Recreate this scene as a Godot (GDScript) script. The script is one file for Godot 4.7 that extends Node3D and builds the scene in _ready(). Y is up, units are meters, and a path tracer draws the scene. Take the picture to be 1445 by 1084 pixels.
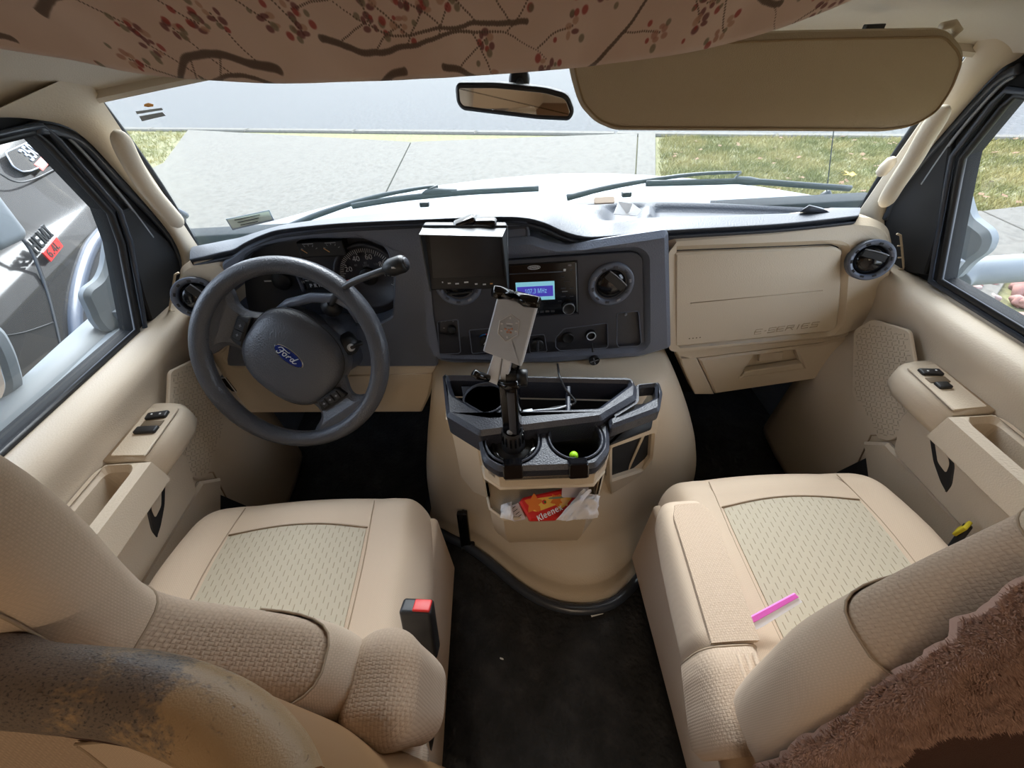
extends Node3D
# The cab of a motorhome seen from between its two seats. x right, y up (0 = cab floor), -z forward, metres.

var eye := Vector3(-0.066, 1.08, 0.0)
var lens := 545.0                     # focal length in pixels of the 1445 x 1084 frame
var look: Basis
var m := {}
var rng := RandomNumberGenerator.new()

func _ready():
	rng.seed = 7
	# camera
	var cam = Camera3D.new(); cam.name = "camera"
	var p = deg_to_rad(44.0); var yw = deg_to_rad(0.31); var rl = deg_to_rad(-2.97)
	var f = Vector3(sin(yw) * cos(p), -sin(p), -cos(yw) * cos(p))
	var r = Vector3(cos(yw), 0, sin(yw)); var u = r.cross(f)
	look = Basis(r * cos(rl) + u * sin(rl), u * cos(rl) - r * sin(rl), -f)
	cam.transform = Transform3D(look, eye)
	cam.fov = rad_to_deg(2.0 * atan(542.0 / lens)); cam.near = 0.01; cam.far = 200.0
	add_child(cam); cam.current = true
	# overcast sky, no sun
	var env = Environment.new(); env.background_mode = Environment.BG_SKY
	var sm = ProceduralSkyMaterial.new()
	sm.sky_top_color = Color(0.62, 0.74, 0.92); sm.sky_horizon_color = Color(0.90, 0.95, 1.0); sm.sky_curve = 0.8
	sm.ground_horizon_color = Color(0.5, 0.5, 0.48); sm.ground_bottom_color = Color(0.4, 0.4, 0.38)
	sm.sky_energy_multiplier = 1.6; sm.ground_energy_multiplier = 0.6
	var sky = Sky.new(); sky.sky_material = sm; env.sky = sky
	env.tonemap_mode = Environment.TONE_MAPPER_LINEAR; env.tonemap_exposure = 2.12
	env.sdfgi_enabled = true; env.ssao_enabled = true; env.ssil_enabled = true
	var we = WorldEnvironment.new(); we.name = "environment"; we.environment = env; add_child(we)
	# the brightest part of the cloud cover, ahead of the vehicle: a very wide, shadow-softening sun
	var sun = DirectionalLight3D.new(); sun.name = "clouded_sun"; sun.light_color = Color(0.95, 0.98, 1.0); sun.light_energy = 2.1; sun.light_angular_distance = 46.0; sun.shadow_enabled = true
	sun.rotation_degrees = Vector3(-42, 174, 0); add_child(sun)
	# setting, then things, large to small
	materials()
	ground()
	shell()
	added_ceiling_lamp(1.3, 0.35); added_ceiling_lamp(3.2, 0.35)
	doors()
	windshield()
	dashboard()
	engine_cover()
	seats()
	overhead()
	pickup()
	outside_parts()
	steering()
	electronics()
	console_things()
	small_things()

# ---------- projection of photo pixels onto real planes ----------
func ray(u, v): return look * Vector3((u - 722.5) / lens, (542.0 - v) / lens, -1.0)
func on_x(u, v, x): var d = ray(u, v); return eye + d * ((x - eye.x) / d.x)
func on_y(u, v, y): var d = ray(u, v); return eye + d * ((y - eye.y) / d.y)
func on_z(u, v, z): var d = ray(u, v); return eye + d * ((z - eye.z) / d.z)
func on_f(fr, u, v):
	var d = ray(u, v); var n = fr.basis.z
	return eye + d * (n.dot(fr.origin - eye) / n.dot(d))
func loc(fr, u, v): var q = fr.affine_inverse() * on_f(fr, u, v); return Vector2(q.x, q.y)
func pl(fr, a):
	var o = PackedVector2Array()
	for i in range(0, a.size(), 2): o.append(loc(fr, a[i], a[i + 1]))
	return o
func pz(a, z):
	var o = []
	for i in range(0, a.size(), 2): o.append(on_z(a[i], a[i + 1], z))
	return o
func py(a, y):
	var o = []
	for i in range(0, a.size(), 2): o.append(on_y(a[i], a[i + 1], y))
	return o
func frame(o, n, up = Vector3.UP):
	n = n.normalized(); var x = up.cross(n).normalized()
	return Transform3D(Basis(x, n.cross(x), n), o)
func turned(fr, a): return Transform3D(fr.basis.rotated(fr.basis.z.normalized(), a), fr.origin)
func shifted(fr, d): return Transform3D(fr.basis, fr.origin + fr.basis.z * d)
func at2(fr, x, y, z = 0.0): return Transform3D(fr.basis, fr * Vector3(x, y, z))
func atp(fr, u, v, z = 0.0): var q = loc(fr, u, v); return at2(fr, q.x, q.y, z)

# ---------- naming and grouping ----------
var taken := {}
func numbered(n):
	if not taken.has(n): taken[n] = 0; return n
	taken[n] += 1; return "%s_%03d" % [n, taken[n]]
func tag(o, label, cat, group = ""):
	o.set_meta("label", label); o.set_meta("category", cat)
	if group != "": o.set_meta("group", group)
	return o
func thing(n, label, cat, at = Vector3.ZERO, group = ""):
	var o = Node3D.new(); o.name = numbered(n); add_child(o); o.position = at
	return tag(o, label, cat, group)
func fixed(n, label, at = Vector3.ZERO, kind = "structure"):
	var o = Node3D.new(); o.name = numbered(n); add_child(o); o.position = at
	o.set_meta("kind", kind); o.set_meta("label", label); return o
func base_of(o):
	var s = Vector3.ZERO
	while o != self: s += o.position; o = o.get_parent()
	return s
func part(par, n, st, mt, label = ""):
	var o = MeshInstance3D.new(); o.name = n
	o.mesh = st.commit() if st is SurfaceTool else st
	o.material_override = mt
	par.add_child(o, true)
	o.position = -base_of(par) if par != self else Vector3.ZERO
	if label != "": o.set_meta("label", label)
	return o
func solo(n, st, mt, label, cat, group = ""):
	var o = part(self, numbered(n), st, mt); tag(o, label, cat, group); return o
func struct(n, st, mt, label):
	var o = part(self, numbered(n), st, mt); o.set_meta("kind", "structure"); o.set_meta("label", label); return o

# ---------- shapes ----------
func mb(smooth = false):
	var s = SurfaceTool.new(); s.begin(Mesh.PRIMITIVE_TRIANGLES); s.set_smooth_group(0 if smooth else -1); return s
func done(s): s.generate_normals(); return s
func tri(s, a, b, c): s.add_vertex(a); s.add_vertex(b); s.add_vertex(c)
func quad(s, a, b, c, d): tri(s, a, b, c); tri(s, a, c, d)
# rings of equal length joined into a skin
func skin(s, rings, closed = true, cap0 = false, cap1 = false):
	var n = rings[0].size()
	for i in rings.size() - 1:
		for j in (n if closed else n - 1):
			var k = (j + 1) % n
			quad(s, rings[i][j], rings[i][k], rings[i + 1][k], rings[i + 1][j])
	for e in [[cap0, 0], [cap1, rings.size() - 1]]:
		if e[0]:
			var rg = rings[e[1]]; var c = Vector3.ZERO
			for q in rg: c += q
			c /= n
			for j in n:
				if e[1] == 0: tri(s, c, rg[(j + 1) % n], rg[j])
				else: tri(s, c, rg[j], rg[(j + 1) % n])
	return s
func loft(rings, closed = true, cap0 = true, cap1 = true, smooth = true): return done(skin(mb(smooth), rings, closed, cap0, cap1))
# a patch f(u, v) with optional thickness t given as an offset vector
func patch(nu, nv, f, t = Vector3.ZERO, smooth = true, uvs = false):
	var s = mb(smooth); var g = []
	for i in nu + 1:
		var row = []
		for j in nv + 1: row.append(f.call(float(i) / nu, float(j) / nv))
		g.append(row)
	for i in nu:
		for j in nv:
			var q = [[i, j], [i + 1, j], [i + 1, j + 1], [i, j], [i + 1, j + 1], [i, j + 1]]
			for k in q:
				if uvs: s.set_uv(Vector2(float(k[0]) / nu, float(k[1]) / nv))
				s.add_vertex(g[k[0]][k[1]])
	if t != Vector3.ZERO:
		s.set_smooth_group(1 if smooth else -1)
		for i in nu:
			for j in nv: quad(s, g[i][j] + t, g[i][j + 1] + t, g[i + 1][j + 1] + t, g[i + 1][j] + t)
		s.set_smooth_group(-1)
		for i in nu:
			quad(s, g[i][0], g[i][0] + t, g[i + 1][0] + t, g[i + 1][0]); quad(s, g[i][nv], g[i + 1][nv], g[i + 1][nv] + t, g[i][nv] + t)
		for j in nv:
			quad(s, g[0][j], g[0][j + 1], g[0][j + 1] + t, g[0][j] + t); quad(s, g[nu][j], g[nu][j] + t, g[nu][j + 1] + t, g[nu][j + 1])
	return done(s)
func spline(pts, n = 8, closed = false):
	var o = []; var c = pts.size()
	for i in (c if closed else c - 1):
		var p0 = pts[(i - 1 + c) % c] if closed or i > 0 else pts[0]
		var p1 = pts[i]; var p2 = pts[(i + 1) % c]
		var p3 = pts[(i + 2) % c] if closed or i + 2 < c else pts[c - 1]
		for k in n: o.append(p1.cubic_interpolate(p2, p0, p3, float(k) / n))
	if not closed: o.append(pts[c - 1])
	return o
# a tube along points; r is a number or a list; sx flattens it across the reference direction
func tube_in(s, pts, r, n = 12, closed = false, flat = 1.0, refdir = Vector3.UP):
	var rings = []; var c = pts.size(); var prev = Vector3.ZERO
	for i in c:
		var d
		if closed: d = pts[(i + 1) % c] - pts[(i - 1 + c) % c]
		else: d = pts[min(i + 1, c - 1)] - pts[max(i - 1, 0)]
		d = d.normalized()
		var a = (refdir if prev == Vector3.ZERO else prev); a = a - d * a.dot(d)
		if a.length() < 0.01: a = Vector3.RIGHT - d * d.x
		a = a.normalized(); prev = a; var b = d.cross(a)
		var rr = r[i] if r is Array else r
		var ring = []
		for k in n: var t = TAU * k / n; ring.append(pts[i] + (a * cos(t) * flat + b * sin(t)) * rr)
		rings.append(ring)
	if closed: rings.append(rings[0])
	return skin(s, rings, true, not closed, not closed)
func tube(pts, r, n = 12, closed = false, flat = 1.0, refdir = Vector3.UP): return done(tube_in(mb(true), pts, r, n, closed, flat, refdir))
# profile of (radius, height) turned about the frame's z axis
func lathe_in(s, fr, prof, n = 32, sx = 1.0, sy = 1.0):
	var rings = []
	for q in prof:
		var ring = []
		for k in n: var t = TAU * k / n; ring.append(fr * Vector3(q.x * cos(t) * sx, q.x * sin(t) * sy, q.y))
		rings.append(ring)
	return skin(s, rings)
func lathe(fr, prof, n = 32, smooth = true, sx = 1.0, sy = 1.0): return done(lathe_in(mb(smooth), fr, prof, n, sx, sy))
func V(a):
	var o = []
	for i in range(0, a.size(), 2): o.append(Vector2(a[i], a[i + 1]))
	return o
# a box with rounded edges, half size h, radius r, optionally bent by a function
func rbox_in(s, fr, h, r, n = 3, warp = null, sub = 1):
	var cuts = []
	for ax in 3:
		var l = []; var core = max(h[ax] - r, 0.0)
		for k in n: l.append([-1, -core, -cos(PI / 2 * k / n), 0])
		for k in sub + 1: l.append([0, -core + 2 * core * k / sub, 0, 0])
		for k in range(n - 1, -1, -1): l.append([1, core, cos(PI / 2 * k / n), 0])
		cuts.append(l)
	var c = cuts[0].size()
	for ax in 3:
		var a1 = (ax + 1) % 3; var a2 = (ax + 2) % 3
		for sg in [-1, 1]:
			var g = []
			for i in c:
				var row = []
				for j in c:
					var e1 = cuts[a1][i]; var e2 = cuts[a2][j]
					var t1 = tan(asin(clamp(e1[2], -1.0, 1.0)) / 2.0); var t2 = tan(asin(clamp(e2[2], -1.0, 1.0)) / 2.0)
					var off = Vector3.ZERO; off[ax] = sg; off[a1] = t1; off[a2] = t2
					off = off.normalized() * r
					var q = Vector3.ZERO; q[ax] = sg * max(h[ax] - r, 0.0); q[a1] = e1[1]; q[a2] = e2[1]
					q += off
					if warp != null: q = warp.call(q)
					row.append(fr * q)
				g.append(row)
			for i in c - 1:
				for j in c - 1:
					if sg > 0: quad(s, g[i][j], g[i][j + 1], g[i + 1][j + 1], g[i + 1][j])
					else: quad(s, g[i][j], g[i + 1][j], g[i + 1][j + 1], g[i][j + 1])
	return s
func rbox(fr, h, r, n = 3, warp = null, sub = 1): return done(rbox_in(mb(true), fr, h, r, n, warp, sub))
func box_in(s, a, b):
	var c = (a + b) / 2.0; var h = ((b - a) / 2.0).abs(); var f = Transform3D(Basis(), c)
	return rbox_in(s, f, h, min(0.004, min(h.x, min(h.y, h.z)) * 0.5), 1)
func box(a, b): return done(box_in(mb(true), a, b))
# polygon tools
func rounded(pts, r, n = 5):
	var o = PackedVector2Array(); var c = pts.size()
	for i in c:
		var p = pts[i]; var a = pts[(i - 1 + c) % c] - p; var b = pts[(i + 1) % c] - p
		var rr = min(r[i] if r is Array else r, min(a.length(), b.length()) * 0.48)
		if rr < 1e-5: o.append(p); continue
		var s = p + a.normalized() * rr; var e = p + b.normalized() * rr
		for k in n + 1: var t = float(k) / n; o.append(s.lerp(p, t).lerp(p.lerp(e, t), t))
	return o
func area2(p):
	var s = 0.0
	for i in p.size(): s += p[i].cross(p[(i + 1) % p.size()])
	return s / 2.0
func inset(p, d):
	var o = PackedVector2Array(); var c = p.size(); var sg = sign(area2(p))
	for i in c:
		var e1 = (p[i] - p[(i - 1 + c) % c]).normalized(); var e2 = (p[(i + 1) % c] - p[i]).normalized()
		var n1 = Vector2(-e1.y, e1.x) * sg; var n2 = Vector2(-e2.y, e2.x) * sg
		var nn = n1 + n2
		if nn.length() < 0.05: nn = n1
		nn = nn.normalized(); o.append(p[i] + nn * d / max(0.35, nn.dot(n1)))
	return o
# joins holes to the outline; every entry is [outline point, bevelled point]
func holed(outer, holes):
	var p = outer; var hs = holes.duplicate()
	var most = func(h): return h.reduce(func(x, y): return max(x, y[0].x), -1e9)
	hs.sort_custom(func(a, b): return most.call(a) > most.call(b))
	for h in hs:
		var hi = 0
		for i in h.size():
			if h[i][0].x > h[hi][0].x: hi = i
		var best = -1; var bd = 1e9; var a = h[hi][0]
		for i in p.size():
			var d = p[i][0].distance_squared_to(a)
			if p[i][0].x < a.x: d *= 4.0
			if d >= bd: continue
			var ok = true
			for l in [p, h]:
				for j in l.size():
					var k = (j + 1) % l.size()
					if l[j][0].is_equal_approx(p[i][0]) or l[k][0].is_equal_approx(p[i][0]) or l[j][0].is_equal_approx(a) or l[k][0].is_equal_approx(a): continue
					if Geometry2D.segment_intersects_segment(a, p[i][0], l[j][0], l[k][0]) != null: ok = false; break
				if not ok: break
			if ok: bd = d; best = i
		if best < 0: best = 0
		var q = p.slice(0, best + 1)
		for i in h.size() + 1: q.append(h[(hi + i) % h.size()])
		q.append(p[best]); q.append_array(p.slice(best + 1)); p = q
	return p
# ear clipping that copes with the joins above
func ears(p):
	var ix = range(p.size()); var o = []; var guard = 0
	while ix.size() > 3 and guard < 4000:
		var cut = -1; var n = ix.size(); var widest = -1.0
		for i in n:
			var a = p[ix[(i - 1 + n) % n]]; var b = p[ix[i]]; var c = p[ix[(i + 1) % n]]
			var cr = (b - a).cross(c - b)
			if cr <= 1e-12:
				if cr > -1e-12 and a.distance_squared_to(c) < 1e-14: cut = i; break
				continue
			var ok = true
			for k in n:
				var q = p[ix[k]]
				if q.is_equal_approx(a) or q.is_equal_approx(b) or q.is_equal_approx(c): continue
				if (b - a).cross(q - a) >= -1e-12 and (c - b).cross(q - b) >= -1e-12 and (a - c).cross(q - c) >= -1e-12: ok = false; break
			if ok:
				var quality = cr / (a.distance_squared_to(c) + 1e-9)
				if quality > widest: widest = quality; cut = i
				if quality > 0.3: break
		if cut < 0:
			cut = 0
			for i in n:
				if (p[ix[i]] - p[ix[(i - 1 + n) % n]]).cross(p[ix[(i + 1) % n]] - p[ix[i]]) >= -1e-12: cut = i; break
		o.append_array([ix[(cut - 1 + n) % n], ix[cut], ix[(cut + 1) % n]]); ix.remove_at(cut); guard += 1
	if ix.size() == 3: o.append_array(ix)
	return o
# a slab with bevelled rim: front at the frame's z = 0, body behind it
func plate_in(s, fr, outer, depth, bev = 0.002, holes = [], lift = null):
	var z = func(q, h): return fr * Vector3(q.x, q.y, h + (lift.call(q) if lift != null else 0.0))
	var o = Array(outer)
	if area2(o) < 0: o.reverse()
	var inn = inset(o, bev)
	var hs = []; var ho = []
	for h in holes:
		var q = Array(h)
		if area2(q) < 0: q.reverse()
		hs.append(q); ho.append(inset(q, -bev))
	var pairs = []; var hp = []
	for i in o.size(): pairs.append([o[i], inn[i]])
	for h in hs.size():
		var l = []
		for i in range(hs[h].size() - 1, -1, -1): l.append([hs[h][i], ho[h][i]])
		hp.append(l)
	var poly = holed(pairs, hp)
	var ix = ears(poly.map(func(q): return q[0]))
	for i in range(0, ix.size(), 3): tri(s, z.call(poly[ix[i]][1], 0.0), z.call(poly[ix[i + 2]][1], 0.0), z.call(poly[ix[i + 1]][1], 0.0))
	var loops = [[inn, o, false]]
	for i in hs.size(): loops.append([ho[i], hs[i], true])
	for l in loops:
		var n = l[0].size()
		for i in n:
			var k = (i + 1) % n
			var a = z.call(l[0][i], 0.0); var b = z.call(l[0][k], 0.0); var c = z.call(l[1][k], -bev); var d = z.call(l[1][i], -bev)
			var e = z.call(l[1][k], -depth); var f = z.call(l[1][i], -depth)
			if l[2]: quad(s, a, d, c, b); quad(s, d, f, e, c)
			else: quad(s, a, b, c, d); quad(s, d, c, e, f)
	return s
func plate(fr, outer, depth, bev = 0.002, holes = [], lift = null): return done(plate_in(mb(), fr, outer, depth, bev, holes, lift))
func rect(w, h, cx = 0.0, cy = 0.0): return PackedVector2Array([Vector2(cx - w / 2, cy - h / 2), Vector2(cx + w / 2, cy - h / 2), Vector2(cx + w / 2, cy + h / 2), Vector2(cx - w / 2, cy + h / 2)])
func disc2(r, n = 24, cx = 0.0, cy = 0.0, ry = 0.0):
	var o = PackedVector2Array()
	for i in n: var t = TAU * i / n; o.append(Vector2(cx + r * cos(t), cy + (ry if ry > 0 else r) * sin(t)))
	return o
func words(text, h, fr, mt, par, n = "lettering", depth = 0.0006, font = "Droid Sans", bold = false, squeeze = 1.0):
	var t = TextMesh.new(); t.text = text; t.font_size = 32; t.pixel_size = h / 24.0; t.depth = depth
	var sf = SystemFont.new(); sf.font_names = PackedStringArray([font])
	if bold: sf.font_weight = 700
	t.font = sf
	var o = MeshInstance3D.new(); o.name = n; o.mesh = t; o.material_override = mt
	par.add_child(o, true)
	o.transform = Transform3D(fr.basis * Basis.from_scale(Vector3(squeeze, 1, 1)), fr.origin - (base_of(par)))
	return o
func strokes(fr, lines, r, par, n, mt, label = ""):
	var s = mb(true)
	for l in lines:
		var pts = []
		for q in l: pts.append(fr * Vector3(q.x, q.y, 0))
		tube_in(s, pts, r, 6)
	return part(par, n, done(s), mt, label)

# ---------- materials ----------
func mat(n, col, rough = 0.6, metal = 0.0):
	var k = StandardMaterial3D.new(); k.albedo_color = col; k.roughness = rough; k.metallic = metal
	k.cull_mode = BaseMaterial3D.CULL_DISABLED; m[n] = k; return k
func c8(r, g, b): return Color(r / 255.0, g / 255.0, b / 255.0)
func noise_tex(freq, seed, octaves = 4, as_n = false, bump = 4.0, ramp = null, size = 256):
	var fn = FastNoiseLite.new(); fn.noise_type = FastNoiseLite.TYPE_SIMPLEX_SMOOTH; fn.frequency = freq; fn.seed = seed; fn.fractal_octaves = octaves
	var t = NoiseTexture2D.new(); t.width = size; t.height = size; t.noise = fn; t.seamless = true; t.as_normal_map = as_n; t.bump_strength = bump
	if ramp != null: t.color_ramp = ramp
	return t
func ramp(a, b, c = null, d = null):
	var g = Gradient.new()
	var l = [a, b]
	if c != null: l.append(c)
	if d != null: l.append(d)
	var off = PackedFloat32Array(); var cols = PackedColorArray()
	for i in l.size(): off.append(0.2 + 0.6 * i / (l.size() - 1)); cols.append(l[i])
	g.offsets = off; g.colors = cols; return g
func tri_uv(k, s, world = false): k.uv1_triplanar = true; k.uv1_world_triplanar = world; k.uv1_scale = Vector3(s, s, s)
func grained(k, s, strength = 0.3): # fine plastic grain
	k.normal_enabled = true; k.normal_texture = m.grain; k.normal_scale = strength; tri_uv(k, s)
func blot(img, x, y, r, col, a = 1.0, ry = -1.0):
	if ry < 0: ry = r
	for j in range(max(0, int(y - ry)), min(img.get_height(), int(y + ry) + 1)):
		for i in range(max(0, int(x - r)), min(img.get_width(), int(x + r) + 1)):
			var d = Vector2((i - x) / r, (j - y) / ry).length()
			if d < 1.0: img.set_pixel(i, j, img.get_pixel(i, j).lerp(col, a * clamp((1.0 - d) * 3.0, 0, 1)))
func materials():
	m.grain = noise_tex(0.12, 3, 3, true, 3.0)
	# coarse basket weave and the fine dash weave of the seat inserts
	var w = Image.create(64, 64, true, Image.FORMAT_RGB8); var wn = Image.create(64, 64, false, Image.FORMAT_RGB8)
	for j in 64:
		for i in 64:
			var over = ((i / 8) + (j / 8)) % 2 == 0
			var h = abs(sin(PI * (i % 8 + 0.5) / 8.0)) * 0.6 + 0.4 if over else abs(sin(PI * (j % 8 + 0.5) / 8.0)) * 0.5 + 0.2
			wn.set_pixel(i, j, Color(h, h, h)); var v = 0.90 + 0.10 * h; w.set_pixel(i, j, Color(v, v, v))
	wn.bump_map_to_normal_map(2.0)
	var wt = ImageTexture.create_from_image(w); var wnt = ImageTexture.create_from_image(wn)
	var d = Image.create(96, 96, false, Image.FORMAT_RGB8); d.fill(Color(1, 1, 1)); var dn = Image.create(96, 96, false, Image.FORMAT_RGB8); dn.fill(Color(0.8, 0.8, 0.8))
	for c in 4:
		for r in 2:
			var x = c * 24 + 12; var y = r * 48 + (24 if c % 2 else 0) + 6
			for j in 26:
				for i in range(-2, 3):
					var e = 1.0 - abs(i) / 3.0
					d.set_pixel(x + i, (y + j) % 96, Color(1, 1, 1).lerp(Color(0.80, 0.77, 0.74), e)); dn.set_pixel(x + i, (y + j) % 96, Color(0.8 - 0.6 * e, 0.8 - 0.6 * e, 0.8 - 0.6 * e))
	dn.bump_map_to_normal_map(2.0)
	var k
	k = mat("beige", c8(204, 189, 166), 0.5); grained(k, 9.0, 0.25)
	k = mat("beige_door", c8(198, 183, 163), 0.6); grained(k, 9.0, 0.25)
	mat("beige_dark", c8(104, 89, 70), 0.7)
	k = mat("pillar_beige", c8(208, 195, 174), 0.6); grained(k, 9.0, 0.2)
	k = mat("headliner", c8(208, 198, 182), 0.95); grained(k, 14.0, 0.5)
	k = mat("gray_plastic", c8(98, 105, 120), 0.34); grained(k, 8.0, 0.35)
	k = mat("pad_gray", c8(54, 59, 68), 0.5); grained(k, 8.0, 0.35)
	k = mat("panel_gray", c8(62, 64, 72), 0.5); grained(k, 10.0, 0.2)
	k = mat("console_gray", c8(48, 51, 61), 0.42); grained(k, 8.0, 0.35)
	mat("black", c8(24, 25, 28), 0.45); mat("black_gloss", c8(14, 14, 17), 0.12); mat("black_soft", c8(30, 31, 34), 0.8)
	mat("dark_cavity", c8(34, 34, 38), 0.8)
	k = mat("wheel_black", c8(76, 78, 84), 0.34); grained(k, 10.0, 0.6)
	k = mat("rubber", c8(56, 62, 72), 0.25)
	mat("chrome", c8(205, 208, 212), 0.15, 1.0); mat("silver", c8(200, 205, 212), 0.35, 0.1); mat("silver_gray", c8(140, 145, 152), 0.45, 0.1)
	mat("white_print", c8(215, 218, 222), 0.6); mat("red_print", c8(205, 50, 45), 0.5); mat("gray_print", c8(140, 142, 148), 0.6); mat("blue_print", c8(40, 120, 200), 0.5)
	mat("orange_print", c8(235, 180, 110), 0.5); mat("green", c8(165, 225, 30), 0.4); mat("yellow", c8(205, 185, 40), 0.6)
	mat("emblem_blue", c8(26, 42, 110), 0.25); mat("red", c8(212, 40, 36), 0.4); mat("pink", c8(235, 105, 205), 0.4); mat("paper", c8(235, 236, 238), 0.8); mat("white", c8(232, 233, 235), 0.5)
	k = mat("plastic_bag", c8(238, 238, 242), 0.35); k.backlight_enabled = true; k.backlight = Color(0.4, 0.4, 0.42)
	k = mat("seat_fabric", c8(212, 190, 166), 0.95); k.rim_enabled = true; k.rim = 0.25; k.albedo_texture = wt; k.normal_enabled = true; k.normal_texture = wnt; k.normal_scale = 0.5; tri_uv(k, 75.0)
	k = mat("seat_coarse", c8(194, 171, 148), 0.95); k.rim_enabled = true; k.rim = 0.2; k.albedo_texture = wt; k.normal_enabled = true; k.normal_texture = wnt; k.normal_scale = 1.0; tri_uv(k, 42.0)
	k = mat("seat_insert", c8(190, 179, 158), 0.95); k.albedo_texture = ImageTexture.create_from_image(d); k.normal_enabled = true; k.normal_texture = ImageTexture.create_from_image(dn); tri_uv(k, 27.0)
	mat("seam", c8(165, 145, 122), 0.9)
	k = mat("visor", c8(182, 166, 142), 0.9); grained(k, 16.0, 0.8)
	k = mat("mat_black", c8(255, 255, 255), 0.95); k.albedo_texture = noise_tex(0.02, 11, 5, false, 1, ramp(c8(32, 33, 34), c8(38, 39, 40), c8(42, 43, 44), c8(52, 52, 53))); k.normal_enabled = true; k.normal_texture = m.grain; tri_uv(k, 2.2)
	k = mat("carpet_dark", c8(32, 34, 38), 1.0); grained(k, 20.0, 1.0)
	k = mat("carpet_brown", c8(70, 46, 38), 1.0); grained(k, 20.0, 1.0)
	k = mat("coach_wall", c8(222, 212, 196), 0.8); mat("coach_floor", c8(120, 92, 66), 0.6)
	k = mat("glass", Color(0.86, 0.95, 0.92, 0.07), 0.02); k.transparency = BaseMaterial3D.TRANSPARENCY_ALPHA; k.metallic_specular = 0.15
	k = mat("glass_side", Color(0.84, 0.92, 0.95, 0.06), 0.02); k.transparency = BaseMaterial3D.TRANSPARENCY_ALPHA
	mat("mirror", c8(235, 238, 240), 0.02, 1.0)
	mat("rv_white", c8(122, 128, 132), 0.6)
	k = mat("truck_paint", c8(38, 36, 35), 0.12, 0.0); k.metallic_specular = 0.3; k.clearcoat_enabled = true; k.clearcoat = 0.12; k.clearcoat_roughness = 0.03
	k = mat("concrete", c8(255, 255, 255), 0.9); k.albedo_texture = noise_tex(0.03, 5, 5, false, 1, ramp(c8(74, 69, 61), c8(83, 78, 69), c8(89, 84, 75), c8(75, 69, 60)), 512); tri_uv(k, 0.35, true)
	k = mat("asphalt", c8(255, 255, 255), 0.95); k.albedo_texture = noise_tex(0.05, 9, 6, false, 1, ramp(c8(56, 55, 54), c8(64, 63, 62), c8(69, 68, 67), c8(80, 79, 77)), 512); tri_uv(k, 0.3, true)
	k = mat("soil", c8(255, 255, 255), 1.0); k.albedo_texture = noise_tex(0.04, 21, 5, false, 1, ramp(c8(80, 76, 48), c8(98, 94, 60), c8(114, 108, 74), c8(92, 92, 50)), 512); tri_uv(k, 0.5, true)
	k = mat("grass", Color.WHITE, 0.9); k.vertex_color_use_as_albedo = true; k.backlight_enabled = true; k.backlight = Color(0.2, 0.22, 0.1)
	k = mat("leaf_brown", c8(110, 80, 54), 0.9); k = mat("leaf_yellow", c8(230, 180, 70), 0.9)
	k = mat("stone_red", c8(130, 92, 82), 0.9); mat("stone_pale", c8(148, 124, 114), 0.9)
	sheet_material(); leather_material()
	k = mat("fleece", c8(184, 150, 134), 1.0); k.rim_enabled = true; k.rim = 0.4
	k = mat("added_lamp_glow", Color.WHITE); k.emission_enabled = true; k.emission = Color(1.0, 0.9, 0.78); k.emission_energy_multiplier = 1.5
	k = mat("lcd", c8(90, 80, 200), 0.3); k.emission_enabled = true; k.emission = c8(78, 70, 205); k.emission_energy_multiplier = 0.20
	k = mat("lcd_cyan", c8(150, 215, 230), 0.3); k.emission_enabled = true; k.emission = c8(140, 212, 232); k.emission_energy_multiplier = 0.25
	k = mat("screen", c8(30, 30, 33), 0.3)
	mat("mat_sticker", c8(176, 178, 160), 0.7); mat("orange_seal", c8(190, 130, 60), 0.6)
	mat("grille_beige", c8(172, 160, 142), 0.7); mat("seam_soft", c8(168, 150, 124), 0.7); mat("cluster", c8(46, 48, 54), 0.4); mat("leather_plain", c8(160, 124, 88), 0.45); mat("maroon", c8(58, 34, 30), 0.9); mat("visor_edge", c8(150, 128, 98), 0.9)
	mat("red_faded", c8(205, 90, 80), 0.4); mat("wiper_gray", c8(38, 44, 48), 0.5); mat("black_lever", c8(60, 62, 66), 0.3); mat("shade_gray", c8(56, 59, 63), 0.4); mat("mesh_gray", c8(178, 185, 195), 0.5); mat("mesh_dark", c8(165, 170, 178), 0.5); mat("mark_orange", c8(190, 140, 120), 0.6)
	mat("arch_sky_tint", c8(62, 70, 84), 0.3)  # same paint as the truck, bluish sky reflection put into the colour
	mat("leaf_gold", c8(240, 190, 80), 0.5); mat("leaf_orange", c8(225, 120, 40), 0.5); mat("sprig", c8(120, 140, 110), 0.6); mat("pale_lilac", c8(205, 196, 200), 0.7); mat("receipt", c8(190, 170, 150), 0.8)
	k = mat("foil", c8(30, 110, 30), 0.5)
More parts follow.
